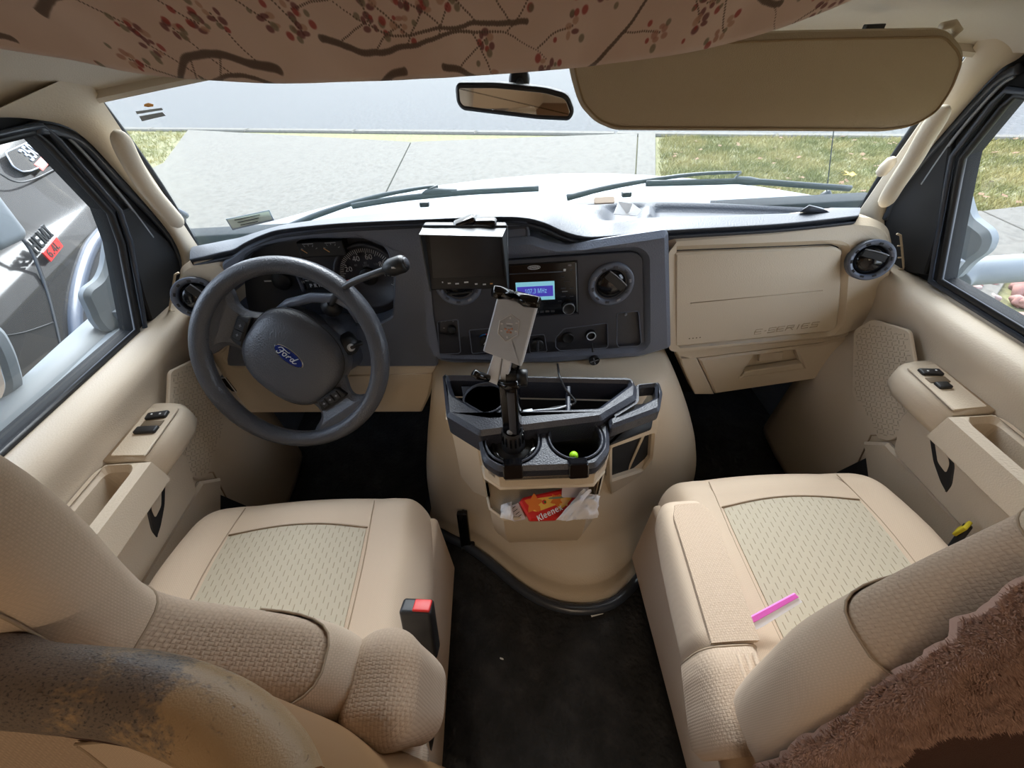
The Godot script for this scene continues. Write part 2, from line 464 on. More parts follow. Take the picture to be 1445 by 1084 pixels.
func sheet_material():
	var W = 2048; var H = 384; var g = RandomNumberGenerator.new(); g.seed = 41
	var img = Image.create(W, H, true, Image.FORMAT_RGB8); img.fill(c8(212, 190, 178))
	for i in 60: blot(img, g.randf() * W, g.randf() * H, 60 + g.randf() * 90, c8(200, 174, 160), 0.35)
	var twig = c8(96, 78, 68)
	for b in 15:
		var x = g.randf() * W; var y = g.randf() * H * 0.5; var a = g.randf_range(-0.5, 0.5) + (PI if b % 2 else 0.0); var wd = g.randf_range(5.0, 9.0)
		for s in 90:
			blot(img, x, y, max(1.5, wd * (1.0 - s / 100.0)), twig, 0.9, max(1.5, wd * 1.1 * (1.0 - s / 100.0)))
			if s % 13 == 6:
				var bx = x; var by = y; var ba = a + (0.8 if g.randf() < 0.5 else -0.8)
				for q in 16: bx += cos(ba) * 5; by += sin(ba) * 5; ba += g.randf_range(-0.12, 0.12); blot(img, bx, by, 2.2, twig, 0.85)
				flower(img, bx, by, g)
			a += g.randf_range(-0.13, 0.13); x += cos(a) * 5.5; y += sin(a) * 5.5
	img.generate_mipmaps()
	var k = mat("sheet", Color.WHITE, 0.95); k.albedo_texture = ImageTexture.create_from_image(img); k.rim_enabled = true; k.rim = 0.3
func flower(img, x, y, g):
	var red = c8(92, 44, 46) if g.randf() < 0.7 else c8(160, 112, 96)
	for i in 5:
		var a = TAU * i / 5 + g.randf(); var r = g.randf_range(7, 16)
		blot(img, x + cos(a) * r, y + sin(a) * r, g.randf_range(5, 10), red if g.randf() < 0.6 else c8(170, 130, 108), 0.7, g.randf_range(4, 8))
	for i in 4: blot(img, x + g.randf_range(-34, 34), y + g.randf_range(-26, 26), g.randf_range(4, 8), c8(120, 110, 90) if i % 2 else c8(150, 60, 55), 0.8)
func leather_material():
	var n1 = FastNoiseLite.new(); n1.seed = 5; n1.frequency = 0.012; n1.fractal_octaves = 4
	var n2 = FastNoiseLite.new(); n2.seed = 9; n2.frequency = 0.09; n2.fractal_octaves = 3
	var n3 = FastNoiseLite.new(); n3.seed = 4; n3.frequency = 0.03; n3.noise_type = FastNoiseLite.TYPE_CELLULAR; n3.cellular_return_type = FastNoiseLite.RETURN_DISTANCE2_SUB
	var img = Image.create(512, 256, true, Image.FORMAT_RGB8); var hm = Image.create(512, 256, false, Image.FORMAT_RGB8)
	for j in 256:
		for i in 512:
			var worn = clamp((n1.get_noise_2d(i, j) + 0.5 * n2.get_noise_2d(i, j)) * 1.4 + (300.0 - i) / 90.0 - 0.6 * smoothstep(100.0, 0.0, i), 0, 1)
			var col = c8(172, 144, 110).lerp(c8(112, 102, 96), worn * 0.9)
			var cr = n3.get_noise_2d(i + 20.0 * n1.get_noise_2d(j, i), j) + 1.0
			var e = clamp(1.0 - cr * 9.0, 0, 1) * clamp(n2.get_noise_2d(j * 0.3, i * 0.3) * 3.0 + 0.2, 0, 1)
			col = col.lerp(c8(70, 52, 40), e * 0.7); col = col.lerp(c8(60, 56, 58), clamp(n2.get_noise_2d(i * 2, j * 2 + 99) * 3 - 0.7, 0, 1) * worn)
			img.set_pixel(i, j, col); var h = 0.7 - e * 0.4 + 0.15 * n2.get_noise_2d(i * 3, j * 3); hm.set_pixel(i, j, Color(h, h, h))
	img.generate_mipmaps(); hm.bump_map_to_normal_map(3.0)
	var k = mat("leather", Color.WHITE, 0.42); k.albedo_texture = ImageTexture.create_from_image(img); k.normal_enabled = true; k.normal_texture = ImageTexture.create_from_image(hm)
# ---------- the ground outside ----------
var G := -0.80
func flat_frame(y): return frame(Vector3(0, y, 0), Vector3.UP, Vector3.FORWARD)
func xz(a):
	var o = PackedVector2Array()
	for q in a: o.append(Vector2(q.x, -q.z))
	return o
func ground():
	var S = Vector3(0.963, 0, 0.268); var N = Vector3(0.268, 0, -0.963); var C = Vector3(1.4, G, -9.38)
	var ff = flat_frame(G)
	var lawn = struct("ground", plate(flat_frame(G - 0.05), xz([C + S * -60, C + S * 60, C + S * 60 - N * 60, C + S * -60 - N * 60]), 0.3, 0.01), m.soil, "dry soil under the front lawn")
	# driveway slabs with open joints
	var d = fixed("driveway", "pale concrete driveway running down to the street", Vector3(0, G, -6))
	var g = S * 0.011
	var a0 = on_y(265, 183, G); var a1 = on_y(580, 200, G); var b1 = on_y(545, 270, G); var a2 = on_y(925, 188, G); var b2 = on_y(925, 250, G); var b0 = on_y(230, 230, G)
	var down = (b1 - a1).normalized()
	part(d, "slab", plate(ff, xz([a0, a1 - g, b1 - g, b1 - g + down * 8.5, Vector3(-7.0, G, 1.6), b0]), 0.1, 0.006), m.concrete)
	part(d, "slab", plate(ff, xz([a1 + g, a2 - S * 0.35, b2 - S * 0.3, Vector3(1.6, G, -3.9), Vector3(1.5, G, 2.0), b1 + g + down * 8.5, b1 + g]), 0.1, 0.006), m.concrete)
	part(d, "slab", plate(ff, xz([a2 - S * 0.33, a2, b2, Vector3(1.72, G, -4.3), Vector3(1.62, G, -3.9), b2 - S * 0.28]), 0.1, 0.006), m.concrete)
	var w = fixed("walkway", "pale concrete walkway crossing the lawn by the passenger window", Vector3(4, G, -3.5))
	var w0 = on_y(1352, 299, G); var w1 = on_y(1384, 297, G); var w2 = on_y(1445, 290, G); var v0 = on_y(1345, 380, G); var v1 = on_y(1460, 332, G); var v2 = v1 + (w2 - w1) * 3.0
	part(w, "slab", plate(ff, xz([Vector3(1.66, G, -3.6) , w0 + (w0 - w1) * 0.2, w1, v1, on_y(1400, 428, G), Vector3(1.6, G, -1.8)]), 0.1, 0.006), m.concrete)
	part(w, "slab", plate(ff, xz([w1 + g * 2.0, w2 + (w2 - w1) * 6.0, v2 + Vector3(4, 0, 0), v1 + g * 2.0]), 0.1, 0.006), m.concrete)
	# kerb and street
	var k = fixed("kerb", "low concrete kerb along the street edge", C)
	for i in 16:
		var s0 = -26.0 + i * 3.0
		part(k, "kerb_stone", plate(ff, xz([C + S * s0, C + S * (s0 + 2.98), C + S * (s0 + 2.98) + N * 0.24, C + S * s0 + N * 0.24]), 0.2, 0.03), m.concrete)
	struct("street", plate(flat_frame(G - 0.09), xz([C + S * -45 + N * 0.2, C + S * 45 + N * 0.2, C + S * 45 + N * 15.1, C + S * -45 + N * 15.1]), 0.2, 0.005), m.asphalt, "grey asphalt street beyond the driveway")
	struct("ground", plate(flat_frame(G - 0.02), xz([C + S * -60 + N * 15, C + S * 60 + N * 15, C + S * 60 + N * 60, C + S * -60 + N * 60]), 0.2, 0.03), m.soil, "dry verge on the far side of the street")
	var e = C + N * 14.95 + S * -5.0
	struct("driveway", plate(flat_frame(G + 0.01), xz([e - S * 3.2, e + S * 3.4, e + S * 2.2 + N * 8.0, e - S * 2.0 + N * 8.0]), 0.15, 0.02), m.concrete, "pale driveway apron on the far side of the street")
	# lawn: tufts of dry and green blades
	var t = mb()
	var gr = RandomNumberGenerator.new(); gr.seed = 12
	for b in 7:
		var a = gr.randf() * TAU; var o = Vector3(gr.randf_range(-0.05, 0.05), 0, gr.randf_range(-0.05, 0.05)); var sd = Vector3(cos(a), 0, sin(a)) * 0.004
		var lean = Vector3(gr.randf_range(-0.05, 0.05), gr.randf_range(0.035, 0.06), gr.randf_range(-0.05, 0.05))
		quad(t, o - sd, o + sd, o + lean * 0.6 + sd * 0.7, o + lean * 0.6 - sd * 0.7); tri(t, o + lean * 0.6 - sd * 0.7, o + lean * 0.6 + sd * 0.7, o + lean)
	var mm = MultiMesh.new(); mm.transform_format = MultiMesh.TRANSFORM_3D; mm.use_colors = true; mm.mesh = done(t).commit()
	var fn = FastNoiseLite.new(); fn.seed = 3; fn.frequency = 0.9; var spots = []
	var right = xz([a2 + S * 0.1, a2 + S * 12.0, w2 + S * 8.0, w2, w0 + (w0 - w1) * 0.2, Vector3(1.8, G, -4.2), b2 + S * 0.1])
	var left = xz([a0 - S * 0.1, b0 - S * 0.1, b0 - S * 8.0, a0 - S * 8.0])
	var mulch = xz([v0, v1, v2, Vector3(9, G, -0.5), Vector3(2.2, G, -0.8)])
	for i in 62000:
		var q = Vector3(gr.randf_range(1.5, 16), G - 0.05, gr.randf_range(-13, -2.0)) if i < 56000 else Vector3(gr.randf_range(-14, -5), G - 0.05, gr.randf_range(-15, -7))
		var p2 = Vector2(q.x, -q.z)
		if not (Geometry2D.is_point_in_polygon(p2, right) or Geometry2D.is_point_in_polygon(p2, left)): continue
		spots.append(q)
	mm.instance_count = spots.size()
	for i in spots.size():
		var q = spots[i]; var dry = clamp(fn.get_noise_2d(q.x, q.z) * 1.4 + 0.5 + gr.randf_range(-0.3, 0.3), 0, 1)
		mm.set_instance_transform(i, Transform3D(Basis(Vector3.UP, gr.randf() * TAU).scaled(Vector3.ONE * gr.randf_range(0.7, 1.4)), q))
		mm.set_instance_color(i, c8(96, 96, 42).lerp(c8(138, 126, 74), dry).srgb_to_linear())
	var mi = MultiMeshInstance3D.new(); mi.name = "lawn"; mi.multimesh = mm; mi.material_override = m.grass; add_child(mi)
	mi.set_meta("kind", "stuff"); tag(mi, "thin half dry lawn grass beside the driveway and walkway", "grass")
	# fallen leaves
	var lf = mb()
	for i in 130:
		var q = Vector3(gr.randf_range(2.3, 9), G - 0.005, gr.randf_range(-9, -4.2))
		if not Geometry2D.is_point_in_polygon(Vector2(q.x, -q.z), right): continue
		var a = gr.randf() * TAU; var x = Vector3(cos(a), gr.randf_range(-0.3, 0.3), sin(a)) * 0.035; var z = Vector3(-sin(a), gr.randf_range(-0.3, 0.3), cos(a)) * 0.05
		tri(lf, q - z, q - x, q + x); tri(lf, q + z, q + x, q - x)
	var l = solo("fallen_leaves", done(lf), m.leaf_brown, "small brown dead leaves scattered over the lawn", "leaves"); l.set_meta("kind", "stuff")
	var yl = on_y(1195, 249, G); var ys = mb(); yl.y += 0.03
	for i in 5: var a = TAU * i / 5.0; tri(ys, yl, yl + Vector3(cos(a - 0.4) * 0.09, 0.02, sin(a - 0.4) * 0.09), yl + Vector3(cos(a + 0.4) * 0.10, 0.0, sin(a + 0.4) * 0.10))
	solo("fallen_leaf", done(ys), m.leaf_yellow, "single bright yellow leaf on the grass near the antenna", "leaf")
	# red mulch stones by the passenger door
	var st = []
	for vv in 3: st.append(rbox(Transform3D(), Vector3(0.05, 0.03, 0.04), 0.022, 2, func(q): return q * (1.0 + 0.25 * sin(q.x * 70.0 + vv) * cos(q.z * 60.0 + vv * 2))).commit())
	var bed = fixed("stone_bed", "bed of reddish landscaping stones beside the walkway", Vector3(4.2, G, -2.2))
	var n = 0
	for i in 900:
		var q = Vector3(gr.randf_range(2.6, 5.6), G - 0.03 + gr.randf() * 0.03, gr.randf_range(-3.0, -0.9))
		if not Geometry2D.is_point_in_polygon(Vector2(q.x, -q.z), mulch) or n >= 290: continue
		n += 1
		var o = MeshInstance3D.new(); o.name = "stone"; o.mesh = st[i % 3]; o.material_override = m.stone_red if gr.randf() < 0.7 else m.stone_pale; bed.add_child(o, true)
		o.transform = Transform3D(Basis(Vector3(gr.randf(), 1, gr.randf()).normalized(), gr.randf() * TAU).scaled(Vector3.ONE * gr.randf_range(0.7, 1.5)), q - bed.position)

# ---------- the cab and coach shell ----------
func slab(n, a, b, mt, label): return struct(n, box(a, b), mt, label)
func side_wall(n, x, sg, label):
	var fr = frame(Vector3(x, 0, 0), Vector3(-sg, 0, 0)) # local x is -sg * z ... towards the front on the left
	var fz = func(z, y): return Vector2(-z if sg < 0 else z, y)
	var o = PackedVector2Array([fz.call(-0.85, 1.2), fz.call(0.45, 1.2), fz.call(0.45, -0.02), fz.call(4.6, -0.02), fz.call(4.6, 1.98), fz.call(-0.85, 1.98)])
	struct(n, plate(fr, o, 0.05, 0.002), m.coach_wall, label)
func shell():
	slab("floor", Vector3(-0.95, -0.06, -1.06), Vector3(0.95, 0, 0.5), m.mat_black, "worn black rubber mat on the cab floor")
	slab("floor", Vector3(-1.18, -0.06, 0.5), Vector3(1.18, 0.0, 4.6), m.coach_floor, "brown floor of the living area behind the seats")
	slab("wall_front", Vector3(-0.93, 0.0, -1.08), Vector3(0.93, 0.69, -1.02), m.carpet_dark, "dark firewall under the dashboard")
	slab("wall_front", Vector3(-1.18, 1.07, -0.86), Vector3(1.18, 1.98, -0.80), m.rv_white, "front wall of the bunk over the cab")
	side_wall("wall_left", -1.15, -1.0, "left coach wall behind the driver")
	side_wall("wall_right", 1.15, 1.0, "right coach wall behind the passenger")
	slab("wall_back", Vector3(-1.18, -0.02, 4.55), Vector3(1.18, 1.98, 4.62), m.coach_wall, "rear wall of the coach")
	slab("ceiling", Vector3(-1.18, 1.95, -0.84), Vector3(1.18, 2.0, 4.62), m.coach_wall, "coach ceiling panel")
	slab("ceiling", Vector3(-1.15, 1.2, -0.80), Vector3(1.15, 1.26, 0.30), m.headliner, "underside of the bunk above the cab seats")
	for s in [-1.0, 1.0]:
		slab("wall_left" if s < 0 else "wall_right", Vector3(min(s * 0.82, s * 1.18), -0.02, 0.45), Vector3(max(s * 0.82, s * 1.18), 1.24, 0.50), m.coach_wall, "bulkhead between door and coach, " + ("driver side" if s < 0 else "passenger side"))
		slab("wall_left" if s < 0 else "wall_right", Vector3(min(s * 0.80, s * 0.88), -0.02, 0.22), Vector3(max(s * 0.80, s * 0.88), 1.24, 0.46), m.beige_door, "door pillar trim behind the " + ("driver" if s < 0 else "passenger") + " seat")
		slab("trim_1" if s < 0 else "trim_2", Vector3(min(s * 0.745, s * 0.90), 0.995, -0.60), Vector3(max(s * 0.74, s * 0.90), 1.24, 0.46), m.headliner, "roof rail trim above the " + ("driver" if s < 0 else "passenger") + " window")
	# headliner over the windshield, arched
	var hl = func(u, v):
		var b = sin(PI * u); var edge = 1.006 + 0.034 * pow(b, 0.6)
		var z = lerp(-0.752 - 0.045 * b, -0.50, v)
		return Vector3(lerp(-0.69, 0.69, u) * (1.0 + 0.12 * v), edge + 0.09 * pow(v, 0.7) * pow(b, 0.35) + 0.012 * v, z)
	struct("ceiling", patch(36, 14, hl, Vector3(0, 0.02, 0)), m.headliner, "beige padded headliner above the windshield")
	struct("trim_5", patch(24, 3, func(u, v):
		var e = top_edge(u); return e + Vector3(0, -0.004 + 0.06 * v, 0.018 - 0.05 * v), Vector3(0, 0.006, 0.004)), m.headliner, "beige header trim along the top edge of the windshield")
	# sill kick trims and floor side walls
	for s in [-1.0, 1.0]:
		slab("wall_left" if s < 0 else "wall_right", Vector3(min(s * 0.86, s * 0.92), -0.05, -1.08), Vector3(max(s * 0.86, s * 0.92), 0.62, 0.46), m.rv_white, "white outer body side under the " + ("driver" if s < 0 else "passenger") + " window")
func added_ceiling_lamp(z, energy):  # unseen lamps, added behind the camera to brighten the interior
	var t = thing("added_ceiling_lamp", "added unseen ceiling lamp in the living area, " + ("nearest the cab" if z < 2 else "farther from the cab"), "lamp", Vector3(0, 1.95, z), "added coach lamps")
	part(t, "frame", box(Vector3(-0.32, 1.925, z - 0.17), Vector3(0.32, 1.951, z + 0.17)), m.white)
	part(t, "diffuser", box(Vector3(-0.30, 1.918, z - 0.15), Vector3(0.30, 1.926, z + 0.15)), m.added_lamp_glow)
	var l = AreaLight3D.new(); l.name = "light"; l.area_size = Vector2(0.6, 0.3); l.light_color = Color(1.0, 0.9, 0.78); l.light_energy = energy; l.area_range = 12.0; l.shadow_enabled = true
	t.add_child(l); l.rotation_degrees = Vector3(-90, 0, 0); l.position = Vector3(0, -0.04, 0)

# ---------- doors ----------
func doors():
	for s in [-1.0, 1.0]: door(s)
func door(s):
	var who = "driver" if s < 0 else "passenger"
	var dn = "door_1" if s < 0 else "door_2"
	var t = fixed(dn, "beige " + who + " door with armrest, window and grille", Vector3(s * 0.8, 0.0, -0.3))
	# X mirrors the left door; everything below is written for the left
	var X = func(x, y, z): return Vector3(x if s < 0 else -x, y, z)
	var prof = V([-0.85, 0.55, -0.842, 0.622, -0.826, 0.634, -0.80, 0.634, -0.778, 0.630, -0.768, 0.624, -0.763, 0.612, -0.765, 0.598, -0.772, 0.58, -0.780, 0.55, -0.782, 0.52, -0.778, 0.44, -0.766, 0.41, -0.760, 0.36, -0.757, 0.05, -0.765, 0.02, -0.85, 0.02])
	var rings = []
	for z in [-0.80, -0.77, -0.70, -0.55, -0.30, 0.0, 0.22]:
		var ring = []
		for q in prof:
			var f = clamp((-0.62 - z) / 0.18, 0, 1)
			ring.append(X.call(q.x - 0.018 * f * f * (1.0 if q.x > -0.83 else 0.0), q.y, z))
		rings.append(ring)
	part(t, "door_panel", loft(rings), m.beige_door)
	# armrest: a switch pod in front, a pull cup behind
	var arm = V([-0.79, 0.545, -0.735, 0.545, -0.712, 0.541, -0.703, 0.53, -0.703, 0.50, -0.710, 0.486, -0.73, 0.48, -0.79, 0.478])
	rings = []
	for q in [[-0.562, 0.45, 0.0], [-0.556, 0.75, 0.3], [-0.545, 0.93, 0.7], [-0.52, 1.0, 1.0], [-0.42, 1.0, 1.0]]:
		var ring = []
		for a in arm: ring.append(X.call(-0.78 + (a.x + 0.78) * q[1], 0.545 - (0.545 - a.y) * lerp(0.5, 1.0, q[2]) - 0.012 * (1 - q[1]), q[0]))
		rings.append(ring)
	var ar = part(t, "armrest", loft(rings), m.beige_door)
	# rear block with an open cup: top plate with a hole, walls and floor
	var ff = flat_frame(0.545)
	var cup = rounded(PackedVector2Array([Vector2(X.call(-0.768, 0, 0).x, 0.40), Vector2(X.call(-0.722, 0, 0).x, 0.40), Vector2(X.call(-0.722, 0, 0).x, 0.215), Vector2(X.call(-0.768, 0, 0).x, 0.215)]), 0.014)
	var top = PackedVector2Array([Vector2(X.call(-0.78, 0, 0).x, 0.4185), Vector2(X.call(-0.702, 0, 0).x, 0.4185), Vector2(X.call(-0.702, 0, 0).x, 0.0), Vector2(X.call(-0.695, 0, 0).x, -0.20), Vector2(X.call(-0.78, 0, 0).x, -0.20)])
	part(t, "armrest", plate(ff, top, 0.062, 0.010, [cup]), m.beige_door)
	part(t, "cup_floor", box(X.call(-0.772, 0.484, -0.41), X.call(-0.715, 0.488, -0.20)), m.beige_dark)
	part(t, "armrest_underside", box(X.call(-0.79, 0.478, -0.4185), X.call(-0.706, 0.484, 0.20)), m.beige_door)
	# switch panel with rockers
	var sp = plate(shifted(ff, 0.0022), rounded(PackedVector2Array([Vector2(X.call(-0.776, 0, 0).x, 0.543), Vector2(X.call(-0.716, 0, 0).x, 0.538), Vector2(X.call(-0.710, 0, 0).x, 0.424), Vector2(X.call(-0.773, 0, 0).x, 0.427)]), 0.004), 0.003, 0.0015)
	var sw = part(ar, "switch_panel", sp, m.beige_door)
	part(sw, "lock_switch", rbox(Transform3D(Basis(Vector3.UP, -0.12 * s), X.call(-0.744, 0.549, -0.518)), Vector3(0.019, 0.004, 0.0085), 0.003, 2), m.black)
	if s < 0: part(sw, "window_switch", rbox(Transform3D(Basis(), X.call(-0.742, 0.549, -0.482)), Vector3(0.020, 0.004, 0.008), 0.003, 2), m.black)
	else: part(sw, "window_switch", rbox(Transform3D(Basis(), X.call(-0.738, 0.549, -0.482)), Vector3(0.012, 0.004, 0.008), 0.003, 2), m.black)
	part(sw, "switch_recess", rbox(Transform3D(Basis(), X.call(-0.742, 0.5478, -0.498)), Vector3(0.019, 0.0012, 0.007), 0.001, 1), m.beige_dark)
	for dx in [-0.008, 0.008]: part(sw, "switch_mark", rbox(Transform3D(Basis(), X.call(-0.744 + dx, 0.5534, -0.518)), Vector3(0.0015, 0.0006, 0.0015), 0.0003, 1), m.white_print)
	# inner release handle in its dark bezel
	var sf = frame(X.call(-0.738, 0.440, -0.400), Vector3(-s, 0, 0)); var k = 1.0 # local x runs forward on the left, backward on the right
	if s > 0: k = -1.0
	var cres = PackedVector2Array()
	for q in V([0.048, 0.055, 0.035, 0.058, 0.012, 0.040, -0.03, 0.012, -0.052, -0.02, -0.058, -0.045, -0.035, -0.038, 0.0, -0.018, 0.035, 0.012, 0.050, 0.038]): cres.append(Vector2(q.x * k, q.y))
	part(t, "lower_trim", plate(shifted(sf, -0.002), rounded(PackedVector2Array([Vector2(0.10 * k, 0.05), Vector2(0.10 * k, 0.0), Vector2(0.06 * k, -0.07), Vector2(-0.55 * k, -0.07), Vector2(-0.55 * k, 0.05)]), 0.01), 0.05, 0.006), m.beige_door)
	var hb = part(t, "release_handle", plate(sf, rounded(cres, 0.008), 0.02, 0.005), m.black, "black release handle")
	var hole = PackedVector2Array()
	for q in V([0.034, 0.048, 0.004, 0.026, -0.022, 0.006, -0.03, -0.012, -0.008, -0.008, 0.022, 0.018]): hole.append(Vector2(q.x * k, q.y))
	part(hb, "handle_recess", plate(shifted(sf, 0.0008), rounded(hole, 0.006), 0.002, 0.0004), m.beige_door)
	# lower pocket flap, seams and speaker grille
	var lf = frame(X.call(-0.758, 0.40, -0.45), Vector3(-s, 0.0, 0))
	var gp = PackedVector2Array()
	for q in [[0.035, -0.01], [0.015, 0.075], [0.16, 0.195], [0.245, 0.165], [0.265, 0.12], [0.17, 0.0], [0.055, -0.03]]: gp.append(Vector2((q[0]) * k, q[1] - 0.015))
	var gb = part(t, "speaker_grille", plate(shifted(lf, 0.004), rounded(gp, 0.01), 0.006, 0.002), m.beige_door)
	var bars = mb(); var inner = inset(rounded(gp, 0.01), 0.008)
	for i in 34:
		for j in 26:
			var c = Vector2((i * 0.0085 - 0.0) * k, j * 0.0085 - 0.05 + (0.004 if i % 2 else 0.0))
			if not Geometry2D.is_point_in_polygon(c, inner): continue
			var bf = Transform3D(shifted(lf, 0.0048).basis.rotated(lf.basis.z, 0.75 if (i + j) % 2 else -0.75), shifted(lf, 0.0048) * Vector3(c.x, c.y, 0))
			plate_in(bars, bf, rect(0.0075, 0.0022), 0.0015, 0.0004)
	var gs = part(gb, "grille_mesh", done(bars), m.grille_beige); gs.set_meta("kind", "stuff")
	strokes(lf, [[Vector2(0.012 * k, 0.052), Vector2(0.004 * k, 0.03), Vector2(0.03 * k, 0.0), Vector2(0.075 * k, -0.055), Vector2(0.05 * k, -0.14)], [Vector2(0.03 * k, 0.0), Vector2(-0.25 * k, -0.17)]], 0.0016, t, "panel_seam", m.seam)
	part(t, "map_pocket", plate(shifted(lf, 0.012), PackedVector2Array([Vector2(0.035 * k, -0.03), Vector2(0.072 * k, -0.075), Vector2(-0.14 * k, -0.26), Vector2(-0.5 * k, -0.26), Vector2(-0.5 * k, -0.03)]), 0.012, 0.006), m.beige_door)
	part(t, "pocket_opening", plate(shifted(lf, 0.004), PackedVector2Array([Vector2(0.045 * k, -0.10), Vector2(0.07 * k, -0.20), Vector2(-0.02 * k, -0.33), Vector2(-0.45 * k, -0.33), Vector2(-0.2 * k, -0.28)]), 0.003, 0.001), m.black_soft)
	window(t, s)
func _q(X, x0, x1, y0, y1, z): return [X.call(x0, y0, z), X.call(x1, y0, z), X.call(x1, y1, z), X.call(x0, y1, z)]
func window(t, s):
	# leaning plane of the side glass; local x runs forward on the left and rearward on the right
	var fr = frame(Vector3(s * 0.83, 0.635, 0.0), Vector3(-s * 0.966, -0.258, 0))
	var glass; var outer; var fx = 1.0 if s < 0 else -1.0
	if s < 0:
		glass = pl(fr, [40, 184, 64, 204, 152, 300, 168, 345, 190, 467])
		outer = pl(fr, [45, 168, 106, 184, 165, 245, 238, 326, 254, 372, 252, 452, 204, 470])
	else:
		glass = pl(fr, [1440, 131, 1420, 150, 1362, 222, 1354, 262, 1330, 396])
		outer = pl(fr, [1440, 84, 1408, 104, 1345, 172, 1275, 255, 1252, 300, 1248, 396, 1316, 404])
	var gtop = glass[0].y; var otop = max(outer[0].y, gtop + 0.02)
	var gp = Array(glass); var op = Array(outer)
	gp.append(Vector2(0.24 * fx, glass[4].y)); gp.append(Vector2(0.24 * fx, gtop)); gp[0] = Vector2(glass[0].x, gtop)  # glass ends early; the solid rear of the frame is added to block light
	op.append(Vector2(outer[6].x, -0.02)); op.append(Vector2(-0.235 * fx, -0.02)); op.append(Vector2(-0.235 * fx, otop))
	var w = part(t, "window_frame", plate(fr, inset(PackedVector2Array(op), -0.022), 0.03, 0.004, [inset(PackedVector2Array(gp), -0.004)]), m.black_soft, "black window frame, unseen solid rear added to block light")
	# rubber run round the glass and the thicker door seal outside it
	var run = []
	for q in gp: run.append(fr * Vector3(q.x, q.y, 0.004))
	part(w, "glass_seal", tube(run, 0.006, 8, true), m.black)
	part(w, "glass_seal", tube(run.map(func(q): return q + (fr.basis.z * 0.006 + (q - fr * Vector3(0.35 * fx, 0.16, 0)).normalized() * 0.014)), 0.005, 8, true), m.rubber)
	var o2 = []
	for i in 5: o2.append(fr * Vector3(outer[i].x, outer[i].y, 0.006) + (fr.basis.x * -fx + fr.basis.y * -0.6) * 0.012)
	part(w, "door_seal", tube(spline(o2, 6), 0.0085, 10), m.rubber)
	var o3 = []
	for i in 4: o3.append((fr * Vector3(outer[i].x, outer[i].y, 0.008)).lerp(fr * Vector3(glass[min(i, 3)].x, glass[min(i, 3)].y, 0.008), 0.45))
	part(w, "frame_strip", tube(spline(o3, 6), 0.0028, 6), m.silver_gray)
	# folded corner panel ahead of the glass
	var cp
	if s < 0: cp = pl(fr, [163, 298, 176, 292, 232, 340, 250, 372, 247, 436, 207, 452, 196, 420])
	else: cp = pl(fr, [1352, 182, 1330, 190, 1268, 268, 1256, 300, 1252, 380, 1312, 386, 1330, 330])
	part(w, "corner_panel", plate(shifted(fr, 0.010), cp, 0.01, 0.003), m.black_soft)
	var gpl = part(t, "window_glass", plate(shifted(fr, -0.012), inset(PackedVector2Array(gp), -0.008), 0.004, 0.0005), m.glass_side)

